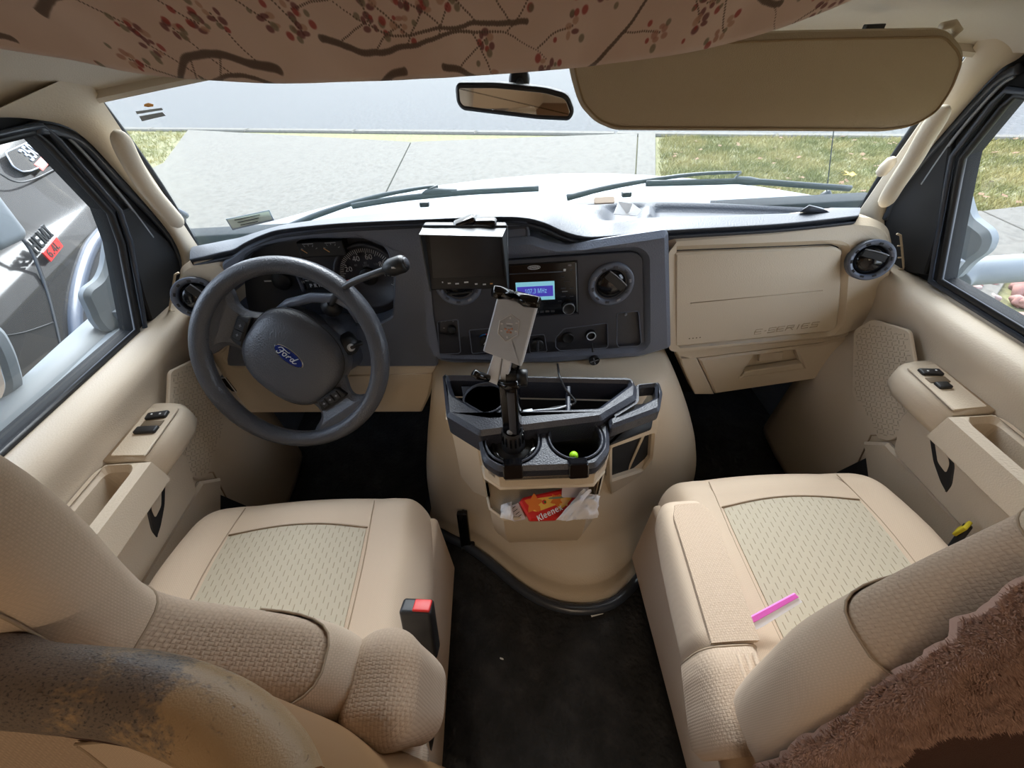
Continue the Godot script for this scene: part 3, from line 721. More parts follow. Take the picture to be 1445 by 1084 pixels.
# ---------- windshield and pillars ----------
func base_edge(u): return Vector3(lerp(-0.80, 0.80, u), 0.698 + 0.042 * sin(PI * u), -0.925 - 0.055 * sin(PI * u))
func top_edge(u): return Vector3(lerp(-0.675, 0.675, u), 1.005 + 0.05 * sin(PI * u), -0.757 - 0.05 * sin(PI * u))
func windshield():
	var g = func(u, v): var q = base_edge(u).lerp(top_edge(u), v); return q + Vector3(0, 0.2, -0.6).normalized() * 0.012 * sin(PI * v)
	var t = fixed("window_1", "wide slightly hazy windshield glass", Vector3(0, 0.72, -0.95))
	part(t, "window_glass", patch(24, 8, g, Vector3(0, 0.003, 0.004)), m.glass)
	var l = []; var r = []
	for i in 9: l.append(g.call(0.003, i / 8.0) + Vector3(0, 0, 0.006)); r.append(g.call(0.997, i / 8.0) + Vector3(0, 0, 0.006))
	part(t, "rubber_gasket", tube(l, 0.006, 8), m.black); part(t, "rubber_gasket", tube(r, 0.006, 8), m.black)
	var b = []
	for i in 25: b.append(base_edge(i / 24.0) + Vector3(0, -0.006, 0.004))
	part(t, "rubber_gasket", tube(b, 0.006, 8), m.black)
	# pillar trims: from the glass edge round to the door seal
	for s in [-1.0, 1.0]:
		var who = "driver" if s < 0 else "passenger"
		var inner = []; var outer = []
		if s < 0: outer = [on_x(-30, 166, -0.73), on_x(45, 168, -0.722), on_x(108, 186, -0.722), on_x(170, 248, -0.742), on_x(238, 328, -0.775), on_x(256, 368, -0.80), on_x(252, 400, -0.81)]
		else: outer = [on_x(1475, 50, 0.735), on_x(1438, 82, 0.727), on_x(1405, 104, 0.722), on_x(1345, 172, 0.742), on_x(1275, 255, 0.775), on_x(1250, 300, 0.80), on_x(1248, 345, 0.81)]
		for i in 7:
			var v = [1.12, 1.03, 0.9, 0.66, 0.3, 0.06, -0.1][i]
			inner.append(base_edge(0.0 if s < 0 else 1.0).lerp(top_edge(0.0 if s < 0 else 1.0), v) + Vector3(-s * 0.010, 0, 0.004))
		var io = spline(inner, 5); var oo = spline(outer, 5)
		var f = func(u, v):
			var k = u * (io.size() - 1); var i = min(int(k), io.size() - 2)
			var a = io[i].lerp(io[i + 1], k - i); var b2 = oo[i].lerp(oo[i + 1], k - i)
			return a.lerp(b2, v) + Vector3(-s * 0.5, 0, 0.85) * 0.022 * pow(sin(PI * clamp(v * 0.9 + 0.1, 0, 1)), 0.8)
		var pt = fixed("trim_3" if s < 0 else "trim_4", "beige windshield pillar trim on the " + who + " side", base_edge(0.0 if s < 0 else 1.0))
		part(pt, "pillar_cover", patch(30, 8, f, Vector3(s * 0.012, 0, -0.015)), m.pillar_beige)
		var gp
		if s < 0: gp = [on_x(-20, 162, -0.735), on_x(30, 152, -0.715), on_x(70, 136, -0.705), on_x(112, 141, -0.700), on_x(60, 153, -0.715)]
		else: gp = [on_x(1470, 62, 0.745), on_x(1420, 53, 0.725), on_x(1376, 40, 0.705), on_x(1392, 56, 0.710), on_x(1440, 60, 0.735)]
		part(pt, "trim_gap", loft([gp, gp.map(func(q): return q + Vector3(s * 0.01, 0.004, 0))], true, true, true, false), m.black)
		# grab handle along the pillar
		var hp
		if s < 0: hp = [on_z(166, 186, -0.72), on_z(182, 222, -0.735), on_z(206, 262, -0.75), on_z(236, 298, -0.775), on_z(254, 318, -0.80)]
		else: hp = [on_z(1334, 150, -0.72), on_z(1308, 190, -0.735), on_z(1288, 225, -0.75), on_z(1262, 264, -0.775), on_z(1246, 312, -0.80)]
		if s > 0: hp[4] = on_z(1247, 290, -0.80)
		var gh = thing("grab_handle", "beige grab handle on the " + who + " side windshield pillar", "handle", hp[2], "pillar grab handles")
		part(gh, "grip", tube(spline(hp, 6), [0.006, 0.010, 0.013, 0.014, 0.0145, 0.0145, 0.0145, 0.0145, 0.0145, 0.0145, 0.0145, 0.0145, 0.0145, 0.0145, 0.0145, 0.0145, 0.0145, 0.0145, 0.0145, 0.0145, 0.0145, 0.014, 0.013, 0.010, 0.006], 14, false, 0.8), m.pillar_beige)
		var q = on_z(226, 280, -0.80) if s < 0 else on_z(1262, 222, -0.80)
		var q2 = on_z(243, 308, -0.81) if s < 0 else on_z(1240, 248, -0.81)
		part(gh, "mount", tube([q, q.lerp(q2, 0.15), q.lerp(q2, 0.5), q.lerp(q2, 0.85), q2], [0.004, 0.009, 0.011, 0.010, 0.004], 12), m.pillar_beige)
	# stickers on the glass
	var sf = frame(on_z(352, 310, -0.915), Vector3(0.15, 0.35, 0.9))
	var stk = thing("inspection_sticker", "small grey registration sticker low on the windshield, driver side", "sticker", sf.origin)
	var so = pl(sf, [318, 309, 380, 296, 387, 311, 328, 325])
	part(stk, "backing", plate(sf, so, 0.001, 0.0003), m.silver_gray)
	part(stk, "print_area", plate(shifted(sf, 0.0006), inset(so, 0.003), 0.0008, 0.0002), m.mat_sticker)
	var c = Vector2.ZERO
	for q in so: c += q / so.size()
	var ang = (so[1] - so[0]).angle()
	for i in 3: strokes(turned(at2(shifted(sf, 0.0012), c.x, c.y), ang), [[Vector2(-0.032 + 0.004 * i, 0.006 - 0.006 * i), Vector2(0.024 - 0.005 * i, 0.006 - 0.006 * i)]], 0.0007, stk, "print_line", m.dark_cavity)
	var s2 = frame(on_z(213, 158, -0.772), Vector3(0.15, 0.35, 0.9))
	var st2 = thing("toll_sticker", "faded sticker with grey bars high on the windshield, driver side", "sticker", s2.origin)
	part(st2, "bar", plate(s2, pl(s2, [191, 157, 228, 152, 230, 155, 193, 161]), 0.001, 0.0003), m.silver_gray)
	part(st2, "bar", plate(s2, pl(s2, [196, 164, 229, 158, 234, 163, 200, 171]), 0.001, 0.0003), m.silver_gray)
	part(st2, "seal", plate(s2, pl(s2, [203, 147, 209, 145, 216, 147, 216, 150, 209, 151, 203, 150]), 0.001, 0.0003), m.orange_seal)
# ---------- dashboard ----------
var PF: Transform3D
func resample(pts, n):
	var l = [0.0]
	for i in range(1, pts.size()): l.append(l[-1] + pts[i].distance_to(pts[i - 1]))
	var o = []; var j = 0
	for k in n:
		var d = l[-1] * k / (n - 1)
		while j < pts.size() - 2 and l[j + 1] < d: j += 1
		o.append(pts[j].lerp(pts[j + 1], clamp((d - l[j]) / max(1e-6, l[j + 1] - l[j]), 0, 1)))
	return o
func dashboard():
	PF = frame(Vector3(0, 0.6, -0.745), Vector3(0, 0.1, 1))
	var t = thing("dashboard", "wide grey and beige dashboard under the windshield", "dashboard", Vector3(0, 0.45, -0.8))
	# top pad from the lip to the glass
	var lip = resample(spline(pz([266, 367, 290, 362, 310, 357, 328, 353, 345, 343, 372, 331, 400, 324, 480, 316, 590, 311, 690, 307, 738, 308, 768, 315, 795, 327, 820, 334, 850, 335, 947, 326, 1100, 317, 1214, 305], -0.758), 6), 121)
	var bump = func(x, a, b, w): return clamp((x - a) / w, 0, 1) * clamp((b - x) / w, 0, 1)
	var pad = func(u, v):
		var a = lip[int(round(u * 120))]; var b = base_edge(clamp(lerp(0.012, 0.985, u), 0, 1)) + Vector3(0, 0.006, 0.016)
		if v < 0.16:
			var t2 = v / 0.16 * PI / 2
			return a + Vector3(0, -0.014 + 0.014 * sin(t2), -0.010 + 0.010 * (1 - cos(t2)) - 0.004 + 0.014 * sin(t2 * 2) * 0.5)
		var w = (v - 0.16) / 0.84
		var q = (a + Vector3(0, 0, -0.004)).lerp(b, w)
		q.y += 0.012 * sin(PI * w)
		q.y -= 0.020 * bump.call(u, 0.615, 0.955, 0.02) * bump.call(w, 0.30, 0.88, 0.08)
		q.y += 0.016 * bump.call(u, 0.672, 0.70, 0.008) * bump.call(w, 0.34, 0.85, 0.06)
		return q
	var tp = part(t, "top_pad", patch(120, 30, pad, Vector3(0, -0.012, 0)), m.pad_gray)
	part(tp, "defroster_slot", plate(frame(on_z(810, 288, -0.925), Vector3(0, 0.9, 0.3), Vector3.FORWARD), rect(0.10, 0.008), 0.004, 0.001), m.black)
	part(tp, "tray_end", loft([pz([1128, 300, 1142, 290, 1172, 300], -0.80), pz([1134, 294, 1142, 289, 1160, 293], -0.86)], true), m.pad_gray)
	# fascia round the instruments, with the hood band above
	var fas = pl(PF, [311, 372, 330, 360, 346, 348, 374, 336, 402, 329, 480, 321, 590, 316, 745, 313, 752, 358, 650, 372, 612, 380, 618, 518, 318, 518, 326, 470, 322, 420])
	var hole = rounded(pl(PF, [327, 420, 336, 374, 352, 358, 376, 345, 440, 337, 520, 337, 544, 350, 556, 385, 554, 447, 536, 456, 500, 463, 400, 470, 338, 465]), 0.012)
	part(t, "cluster_fascia", plate(PF, rounded(fas, 0.01), 0.07, 0.004, [hole]), m.gray_plastic)
	cluster(t, hole)
	# centre bezel with its darker control panel
	var cf = shifted(PF, 0.016)
	var cb = pl(cf, [597, 368, 601, 350, 700, 340, 752, 336, 770, 343, 800, 349, 850, 340, 946, 326, 949, 494, 905, 507, 780, 516, 640, 516, 616, 512, 604, 450])
	var ph = rounded(pl(cf, [604, 376, 760, 365, 896, 356, 909, 364, 911, 487, 900, 492, 640, 505, 618, 500, 611, 480]), 0.012)
	part(t, "center_bezel", plate(cf, rounded(cb, 0.012), 0.085, 0.012, [ph]), m.gray_plastic)
	var pf = shifted(PF, 0.010)
	var cubby = rounded(pl(pf, [871, 442, 901, 439, 905, 484, 901, 488, 873, 490, 870, 484]), 0.005)
	var outl = rounded(pl(pf, [784, 477, 796, 464, 857, 456, 858, 488, 856, 491, 790, 495, 784, 490]), 0.005)
	var fuse = rounded(pl(pf, [617, 454, 646, 451, 650, 497, 646, 499, 620, 500]), 0.005)
	var heat = rounded(pl(pf, [662, 466, 710, 462, 712, 495, 666, 499]), 0.005)
	var knob = rounded(pl(pf, [746, 474, 768, 472, 772, 496, 748, 498]), 0.005)
	var radio_hole = pl(pf, [712, 374, 814, 368, 816, 443, 714, 449])
	var holes = [cubby, outl, fuse, heat, knob, radio_hole]
	var cp = part(t, "control_panel", plate(pf, inset(ph, 0.0012), 0.03, 0.0015, holes), m.panel_gray)
	for h in [cubby, outl, fuse, heat, knob]:
		var l = []
		for q in h: l.append(pf * Vector3(q.x, q.y, 0.0))
		part(cp, "recess_rim", tube(l, 0.0011, 6, true), m.gray_plastic)
		part(cp, "recess_floor", plate(shifted(pf, -0.010), h, 0.004, 0.0005), m.panel_gray)
	# small screw in the cubby, outlets and cap
	part(cp, "screw", lathe(atp(pf, 884, 446, -0.008), V([0.0035, 0, 0.0035, 0.002, 0.002, 0.003, 0, 0.0035]), 14), m.silver_gray)
	part(cp, "outlet_cover", lathe(atp(pf, 802, 479, -0.010), V([0.0145, 0, 0.0145, 0.006, 0.0125, 0.008, 0.011, 0.0065, 0, 0.0065]), 24), m.black)
	part(cp, "power_outlet", lathe(atp(pf, 834.5, 475, -0.010), V([0.0135, 0, 0.0135, 0.007, 0.012, 0.009]), 24), m.black)
	part(cp, "outlet_ring", lathe(atp(pf, 834.5, 475, -0.010), V([0.0112, 0.006, 0.0112, 0.0095, 0.0095, 0.0095, 0.009, -0.004, 0, -0.004]), 24), m.silver)
	part(cp, "outlet_well", lathe(atp(pf, 834.5, 475, -0.010), V([0.0092, 0.008, 0.0088, 0.001, 0, 0.001]), 24), m.black)
	var cap = part(cp, "outlet_cap", lathe(atp(pf, 837, 504.5, 0.012), V([0.0125, -0.004, 0.0130, 0.003, 0.011, 0.0045, 0.010, 0.002, 0.0, 0.002]), 24), m.black, "dangling black outlet cap")
	for a in 4: part(cap, "cap_spoke", plate(turned(atp(pf, 837, 504.5, 0.0165), a * PI / 2 + 0.3), rect(0.009, 0.0022, 0.006, 0), 0.002, 0.0004), m.silver_gray)
	part(cap, "cap_strap", tube([on_f(shifted(pf, 0.002), 835, 484), on_f(shifted(pf, 0.010), 835.5, 490), on_f(shifted(pf, 0.014), 836.5, 497)], 0.0022, 8), m.black)
	# heat dial, fan dial, fuse pocket knob
	var hf = atp(pf, 686, 484, -0.009)
	part(cp, "temperature_dial", lathe(hf, V([0.016, 0, 0.0155, 0.008, 0.013, 0.010, 0, 0.010]), 24), m.black)
	for k in [[0.35, 1.55, m.red_print], [1.55, 3.9, m.blue_print]]:
		var arc = []
		for i in 13: var a = lerp(k[0], k[1], i / 12.0); arc.append(hf * Vector3(cos(a) * 0.0195, sin(a) * 0.0195, 0.002))
		part(cp, "temperature_arc", tube(arc, 0.0013, 6), k[2])
	for i in 3: part(cp, "dial_mark", plate(turned(at2(hf, 0.0045 * i - 0.002, 0.002 - i * 0.001, 0.0112), -0.6), rect(0.0016, 0.013), 0.0006, 0.0002), m.white_print)
	var fk = atp(pf, 758.5, 487, -0.009)
	part(cp, "mode_dial", lathe(fk, V([0.0155, 0, 0.015, 0.010, 0.013, 0.012, 0, 0.012]), 24), m.black)
	part(cp, "dial_grip", plate(shifted(fk, 0.018), rounded(rect(0.006, 0.028), 0.002), 0.008, 0.0015), m.panel_gray)
	part(cp, "fuse_knob", lathe(atp(pf, 637, 467, -0.009), V([0.010, 0, 0.010, 0.006, 0.007, 0.009, 0, 0.009]), 18), m.black)
	for q in [[622, 457, 0.004], [627.5, 456, 0.005], [639, 456.5, 0.004], [626, 466, 0.004], [632, 468.5, 0.004]]: part(cp, "panel_mark", plate(atp(pf, q[0], q[1], -0.0092), rect(q[2], 0.0022), 0.0005, 0.0001), m.gray_print)
	vent(cp, atp(pf, 647, 400), 0.050, 0.3); vent(cp, atp(pf, 862, 401, 0.0), 0.049, 0.85, true)
	# slot vent half hidden behind the monitor
	var sv = atp(shifted(PF, 0.004), 728, 338)
	var sb = part(t, "storage_slot", plate(sv, rounded(rect(0.052, 0.050), 0.006), 0.02, 0.004, [rounded(rect(0.040, 0.038), 0.004)]), m.panel_gray)
	part(sb, "slot_inner", plate(shifted(sv, -0.008), rect(0.042, 0.040), 0.006, 0.001), m.black_gloss)
	part(sb, "slot_tab", plate(at2(sv, 0.012, -0.014, -0.006), rect(0.004, 0.004), 0.002, 0.0005), m.silver_gray)
	# passenger side: upper panel, airbag cover, lower glove box
	var up = rounded(pl(PF, [947, 334, 1100, 323, 1214, 310, 1244, 312, 1261, 322, 1265, 350, 1263, 395, 1254, 437, 1243, 458, 1182, 479, 950, 498]), 0.016, 6)
	var cov = rounded(pl(PF, [951, 356, 1178, 347, 1191, 352, 1190, 372, 1187, 430, 1183, 461, 1174, 469, 951, 491]), 0.008)
	var roll = func(q): return -0.30 * pow(clamp((q.y - 0.10) / 0.06, 0, 1), 2.0) * 0.06
	part(t, "passenger_panel", plate(PF, up, 0.075, 0.012, [cov], roll), m.beige)
	var ac = part(t, "airbag_cover", plate(shifted(PF, 0.001), inset(cov, 0.0025), 0.03, 0.004), m.beige)
	part(t, "seam_backing", plate(shifted(PF, -0.014), inset(cov, -0.004), 0.01, 0.001), m.dark_cavity)
	var gl = shifted(PF, 0.0014)
	strokes(gl, [[loc(gl, 974, 428), loc(gl, 1161, 410)]], 0.0011, ac, "styling_groove", m.seam_soft)
	part(ac, "styling_lip", plate(gl, pl(gl, [975, 431.5, 1160, 413.5, 1160, 411, 975, 429]), 0.002, 0.0006), m.beige)
	for i in 4: part(ac, "airbag_mark", plate(atp(gl, 973 + i * 5.0, 478.0 - i * 0.5), rect(0.0032, 0.0028), 0.0008, 0.0003), m.beige_dark)
	series_letters(ac, gl)
	vent(t, frame(on_f(shifted(PF, 0.022), 1228, 367), Vector3(-0.32, 0.30, 0.8)), 0.041, 1.4, true, true)
	# demister grille at the right end, by the door
	for e in [[1266, 330, 1269, 395, 1.0], [252, 385, 247, 440, -1.0]]:
		var g0 = on_z(e[0], e[1], -0.77); var g1 = on_z(e[2], e[3], -0.755); var gg = part(t, "side_demister", tube([g0, g0 + Vector3(e[4] * 0.010, -0.004, 0), g1 + Vector3(e[4] * 0.010, 0.004, 0), g1], 0.0022, 6), m.beige)
		for i in 3: var q = g0.lerp(g1, (i + 1) / 4.0); part(gg, "demister_bar", tube([q, q + Vector3(e[4] * 0.010, 0, 0)], 0.0018, 6), m.beige)
	var lf = shifted(PF, -0.020)
	var glove = pl(lf, [985, 507, 1160, 485, 1243, 462, 1232, 497, 1207, 528, 1009, 557])
	var latch = pl(lf, [1064, 503, 1124, 495, 1134, 519, 1046, 532])
	part(t, "glove_box_frame", plate(lf, pl(lf, [952, 494, 1180, 476, 1246, 452, 1243, 463, 1160, 484, 984, 506, 960, 508]), 0.05, 0.003), m.beige)
	var gd = part(t, "glove_box_door", plate(lf, inset(glove, 0.001), 0.05, 0.005, [latch]), m.beige)
	part(gd, "latch_recess", plate(shifted(lf, -0.022), latch, 0.01, 0.001), m.beige)
	part(gd, "latch_paddle", plate(frame(lf * Vector3(latch[0].x * 0.5 + latch[1].x * 0.5, latch[0].y - 0.010, -0.008), Vector3(0, 0.5, 1)), rounded(rect(0.062, 0.022), 0.002), 0.008, 0.001), m.beige_door)
	part(gd, "latch_ledge", plate(shifted(lf, 0.002), PackedVector2Array([latch[3], latch[2], latch[2].lerp(latch[1], 0.28) , latch[3].lerp(latch[0], 0.28)]), 0.02, 0.002), m.beige)
	part(t, "glove_box_strip", plate(lf, pl(lf, [958, 500, 984, 507, 1008, 557, 981, 557, 962, 515]), 0.05, 0.003), m.beige)
	# driver side pod, knee panel and light knob
	var pod = rounded(pl(PF, [249, 382, 262, 371, 312, 367, 325, 385, 331, 440, 324, 500, 318, 521, 298, 500, 273, 468, 258, 438]), 0.012)
	part(t, "driver_pod", plate(PF, pod, 0.07, 0.010), m.beige)
	vent(t, frame(on_f(shifted(PF, 0.022), 277, 420), Vector3(0.32, 0.30, 0.8)), 0.042, 0.5, true, true)
	var knee = rounded(pl(PF, [296, 487, 330, 517, 615, 517, 607, 558, 595, 583, 348, 584, 332, 566, 300, 510]), 0.006)
	part(t, "knee_panel", plate(PF, knee, 0.06, 0.006), m.beige)
	strokes(shifted(PF, 0.0005), [[loc(PF, 490, 530), loc(PF, 610, 527)]], 0.0022, t, "panel_ridge", m.beige)
	var kf = atp(shifted(PF, 0.002), 300, 482)
	var kr = part(t, "headlamp_knob_ring", lathe(kf, V([0.030, -0.004, 0.030, 0.006, 0.024, 0.010, 0.022, 0.002]), 28), m.beige)
	part(kr, "headlamp_knob", lathe(kf, V([0.022, 0.0, 0.020, 0.014, 0.017, 0.018, 0, 0.018]), 24), m.black)
	var df = atp(shifted(PF, 0.004), 312, 545)
	var dp = part(t, "diagnostic_port", plate(df, pl(df, [287, 536, 318, 534, 333, 553, 302, 556]), 0.02, 0.002), m.black)
	strokes(shifted(df, 0.001), [[loc(df, 287, 535), loc(df, 318, 533), loc(df, 334, 554)]], 0.0014, dp, "port_edge", m.white)
	part(t, "under_dash", box(Vector3(-0.70, 0.47, -0.92), Vector3(0.78, 0.68, -0.83)), m.black_soft)
func series_letters(par, gl):
	var a = loc(gl, 1064, 472); var b = loc(gl, 1159, 460); var d = (b - a); var L = d.length(); var fr = turned(at2(gl, a.x, a.y), d.angle())
	var h = 0.0125; var w = L / 7.4
	var E = [[[0.8, 0], [0.05, 0], [0.0, 0.5], [0.1, 1], [0.85, 1]], [[0.0, 0.5], [0.75, 0.5]]]
	var S = [[[0.0, 0], [0.8, 0], [0.82, 0.5], [0.08, 0.5], [0.1, 1], [0.9, 1]]]
	var R = [[[0.0, 0], [0.1, 1], [0.88, 1], [0.85, 0.5], [0.08, 0.5]], [[0.5, 0.5], [0.85, 0]]]
	var I = [[[0.3, 0], [0.38, 1]]]
	var dash = [[[0.1, 0.5], [0.3, 0.5]]]
	var x = 0.0; var seq = [[E, 1.0], [dash, 0.45], [S, 1.0], [E, 1.0], [R, 1.0], [I, 0.7], [E, 1.0], [S, 1.0]]
	for g in seq:
		for r in [[0.0011, 0.0, m.beige_dark], [0.0009, -0.0011, m.white]]:
			var ls = []
			for l in g[0]:
				var q = []
				for c in l: q.append(Vector2(x + c[0] * w * 0.95, c[1] * h + r[1]))
				ls.append(q)
			strokes(fr if r[1] == 0.0 else shifted(fr, -0.0004), ls, r[0] * 0.8, par, "raised_letter", m.seam_soft if r[1] == 0.0 else m.beige)  # darker copy above a paler one: relief shading put into the colour
		x += g[1] * w
func vent(par, fr, r, turn, flap = false, notched = false):
	var b = part(par, "air_vent", lathe(fr, V([r, -0.010, r, 0.004, r * 0.94, 0.008, r * 0.76, 0.005, r * 0.72, 0.0, r * 0.70, -0.016]), 40), m.gray_plastic, "round black air vent")
	part(b, "vent_cup", lathe(shifted(fr, -0.012), V([r * 0.72, 0.0, r * 0.5, -0.010, 0, -0.014]), 30), m.black)
	if notched or true:
		for i in 10:
			var a = TAU * i / 10 + 0.2
			part(b, "vent_notch", plate(turned(Transform3D(fr.basis, fr * Vector3(cos(a) * r * 0.82, sin(a) * r * 0.82, 0.0075)), a), rect(r * 0.10, r * 0.17), 0.004, 0.0008), m.black if notched else m.gray_print if i % 4 == 0 else m.panel_gray)
	var f2 = turned(fr, turn)
	if flap:
		# barrel shutter with a dark slot and one bright lip
		part(b, "vent_shutter", lathe(f2, V([r * 0.70, -0.006, r * 0.64, 0.001, r * 0.45, 0.006, 0, 0.008]), 32), m.black_gloss)
		part(b, "shutter_slot", plate(at2(f2, r * 0.22, 0, 0.0078), rounded(rect(r * 0.34, r * 1.08), r * 0.05), 0.004, 0.001), m.black)
		var arc = []
		for i in 9: var y = lerp(-0.54, 0.54, i / 8.0); arc.append(f2 * Vector3(r * (0.43 - 0.10 * y * y), r * y, 0.0072))
		part(b, "shutter_edge", tube(arc, 0.0013, 6), m.gray_print)
	else:
		part(b, "vent_shutter", lathe(f2, V([r * 0.70, -0.006, r * 0.60, 0.004, r * 0.3, 0.010, 0, 0.011]), 30), m.black_gloss)
		for i in 3: part(b, "vent_vane", plate(at2(turned(fr, 0.05), 0, r * (-0.35 + 0.35 * i), 0.012), rect(r * 1.1, 0.004), 0.006, 0.001), m.black)
func cluster(t, hole):
	var bf = shifted(PF, -0.052)
	var c = part(t, "instrument_cluster", plate(bf, inset(hole, -0.012), 0.015, 0.001), m.cluster)
	# speedometer
	var sf = atp(shifted(bf, 0.004), 521, 389); var R = 0.066
	part(c, "speedometer", lathe(sf, V([R * 1.12, -0.003, R * 1.12, 0.010, R * 1.05, 0.012, R * 1.0, 0.002, 0, 0.001]), 44), m.panel_gray)
	var ticks = mb()
	for i in 51:
		var a = lerp(3.35, -0.45, i / 50.0); var ln = 0.012 if i % 5 == 0 else 0.008
		plate_in(ticks, Transform3D(sf.basis.rotated(sf.basis.z, a), sf * Vector3(cos(a) * (R * 0.93 - ln / 2), sin(a) * (R * 0.93 - ln / 2), 0.0028)), rect(ln, 0.0011), 0.0005, 0.0001)
	part(c, "speed_ticks", done(ticks), m.white_print)
	var i2 = 0
	for s in ["20", "40", "60", "80", "100"]:
		var a = [2.72, 1.98, 1.33, 0.62, 0.06][i2]; i2 += 1
		words(s, 0.0105, at2(sf, cos(a) * R * 0.66, sin(a) * R * 0.66, 0.003), m.white_print, c, "speed_numeral")
	words("MPH", 0.005, at2(sf, 0.0, R * 0.36, 0.003), m.gray_print, c, "speed_unit")
	i2 = 0
	for s in ["40", "80", "120"]: words(s, 0.0045, at2(sf, -0.022 + 0.022 * i2, 0.030 if i2 == 1 else 0.026, 0.003), m.gray_print, c, "speed_numeral"); i2 += 1
	part(c, "needle_hub", lathe(sf, V([0.020, 0.001, 0.020, 0.007, 0.017, 0.009, 0, 0.009]), 26), m.black)
	part(c, "speed_needle", plate(turned(shifted(sf, 0.008), 0.12), PackedVector2Array([Vector2(-0.060, -0.0008), Vector2(-0.018, -0.0028), Vector2(-0.018, 0.0028), Vector2(-0.060, 0.0008)]), 0.0015, 0.0003), m.red)
	# odometer window and small lamps under the speedometer
	var of = atp(shifted(bf, 0.004), 540, 403)
	part(c, "odometer", plate(of, rect(0.036, 0.020), 0.006, 0.001), m.black)
	words("13 1", 0.007, shifted(of, 0.0008), m.gray_print, c, "odometer_digit")
	for q in [[524, 404, 0.012], [526, 413, 0.012], [546, 409, 0.018]]: part(c, "lamp_mark", plate(atp(shifted(bf, 0.0028), q[0], q[1]), rect(q[2], 0.0028), 0.001, 0.0002), m.white_print)
	# left gauge, gear window and the two small top gauges
	var lf = atp(shifted(bf, 0.004), 398, 396)
	part(c, "left_gauge", lathe(lf, V([0.020, -0.002, 0.020, 0.006, 0.018, 0.008, 0, 0.008]), 28), m.black)
	part(c, "gauge_needle", plate(turned(at2(lf, -0.025, 0.002, 0.004), -0.02), rect(0.024, 0.0032), 0.001, 0.0002), m.white_print)
	for i in 7: var a = lerp(0.95, -0.25, i / 6.0); part(c, "gauge_mark", plate(turned(at2(lf, cos(a) * 0.056, sin(a) * 0.040 + 0.006, 0.0), a), rect(0.008, 0.0022), 0.001, 0.0002), m.white_print)
	words("C", 0.008, at2(lf, -0.044, 0.020, 0.0), m.gray_print, c, "gauge_letter"); words("3", 0.008, at2(lf, 0.040, 0.024, 0.0), m.white_print, c, "gauge_letter")
	words("OIL", 0.005, at2(lf, 0.046, -0.006, 0.0), m.white_print, c, "gauge_letter")
	var gf = atp(shifted(bf, 0.006), 458, 402)
	part(c, "gear_window", plate(gf, rect(0.085, 0.020), 0.006, 0.002), m.black)
	part(c, "gear_window_edge", plate(at2(gf, 0, 0.017, 0.002), rect(0.085, 0.003), 0.006, 0.001), m.gray_plastic)
	words("P R N D 3 2 1", 0.0085, shifted(gf, 0.0008), m.white_print, c, "gear_letters", 0.0006, "Droid Sans", true)
	part(c, "cluster_divider", plate(at2(gf, -0.052, 0.014, 0.004), rect(0.005, 0.052), 0.012, 0.002), m.gray_plastic)
	var tf = atp(shifted(bf, 0.030), 453, 352)
	part(c, "auxiliary_gauges", plate(tf, rounded(rect(0.094, 0.032), 0.003), 0.04, 0.002), m.black)
	for sx in [-1.0, 1.0]:
		part(c, "gauge_needle", plate(turned(at2(tf, sx * 0.023 - 0.012, -0.002, 0.001), -0.7), rect(0.013, 0.0014), 0.0006, 0.0001), m.orange_print)
		for i in 5: var a = lerp(2.6, 0.5, i / 4.0); part(c, "gauge_mark", plate(turned(at2(tf, sx * 0.023 + cos(a) * 0.017, sin(a) * 0.014 - 0.004, 0.001), a), rect(0.004, 0.0013), 0.0006, 0.0001), m.gray_print)
		part(c, "gauge_caption", plate(at2(tf, sx * 0.023, 0.0125, 0.001), rect(0.022, 0.0018), 0.0006, 0.0001), m.gray_print)

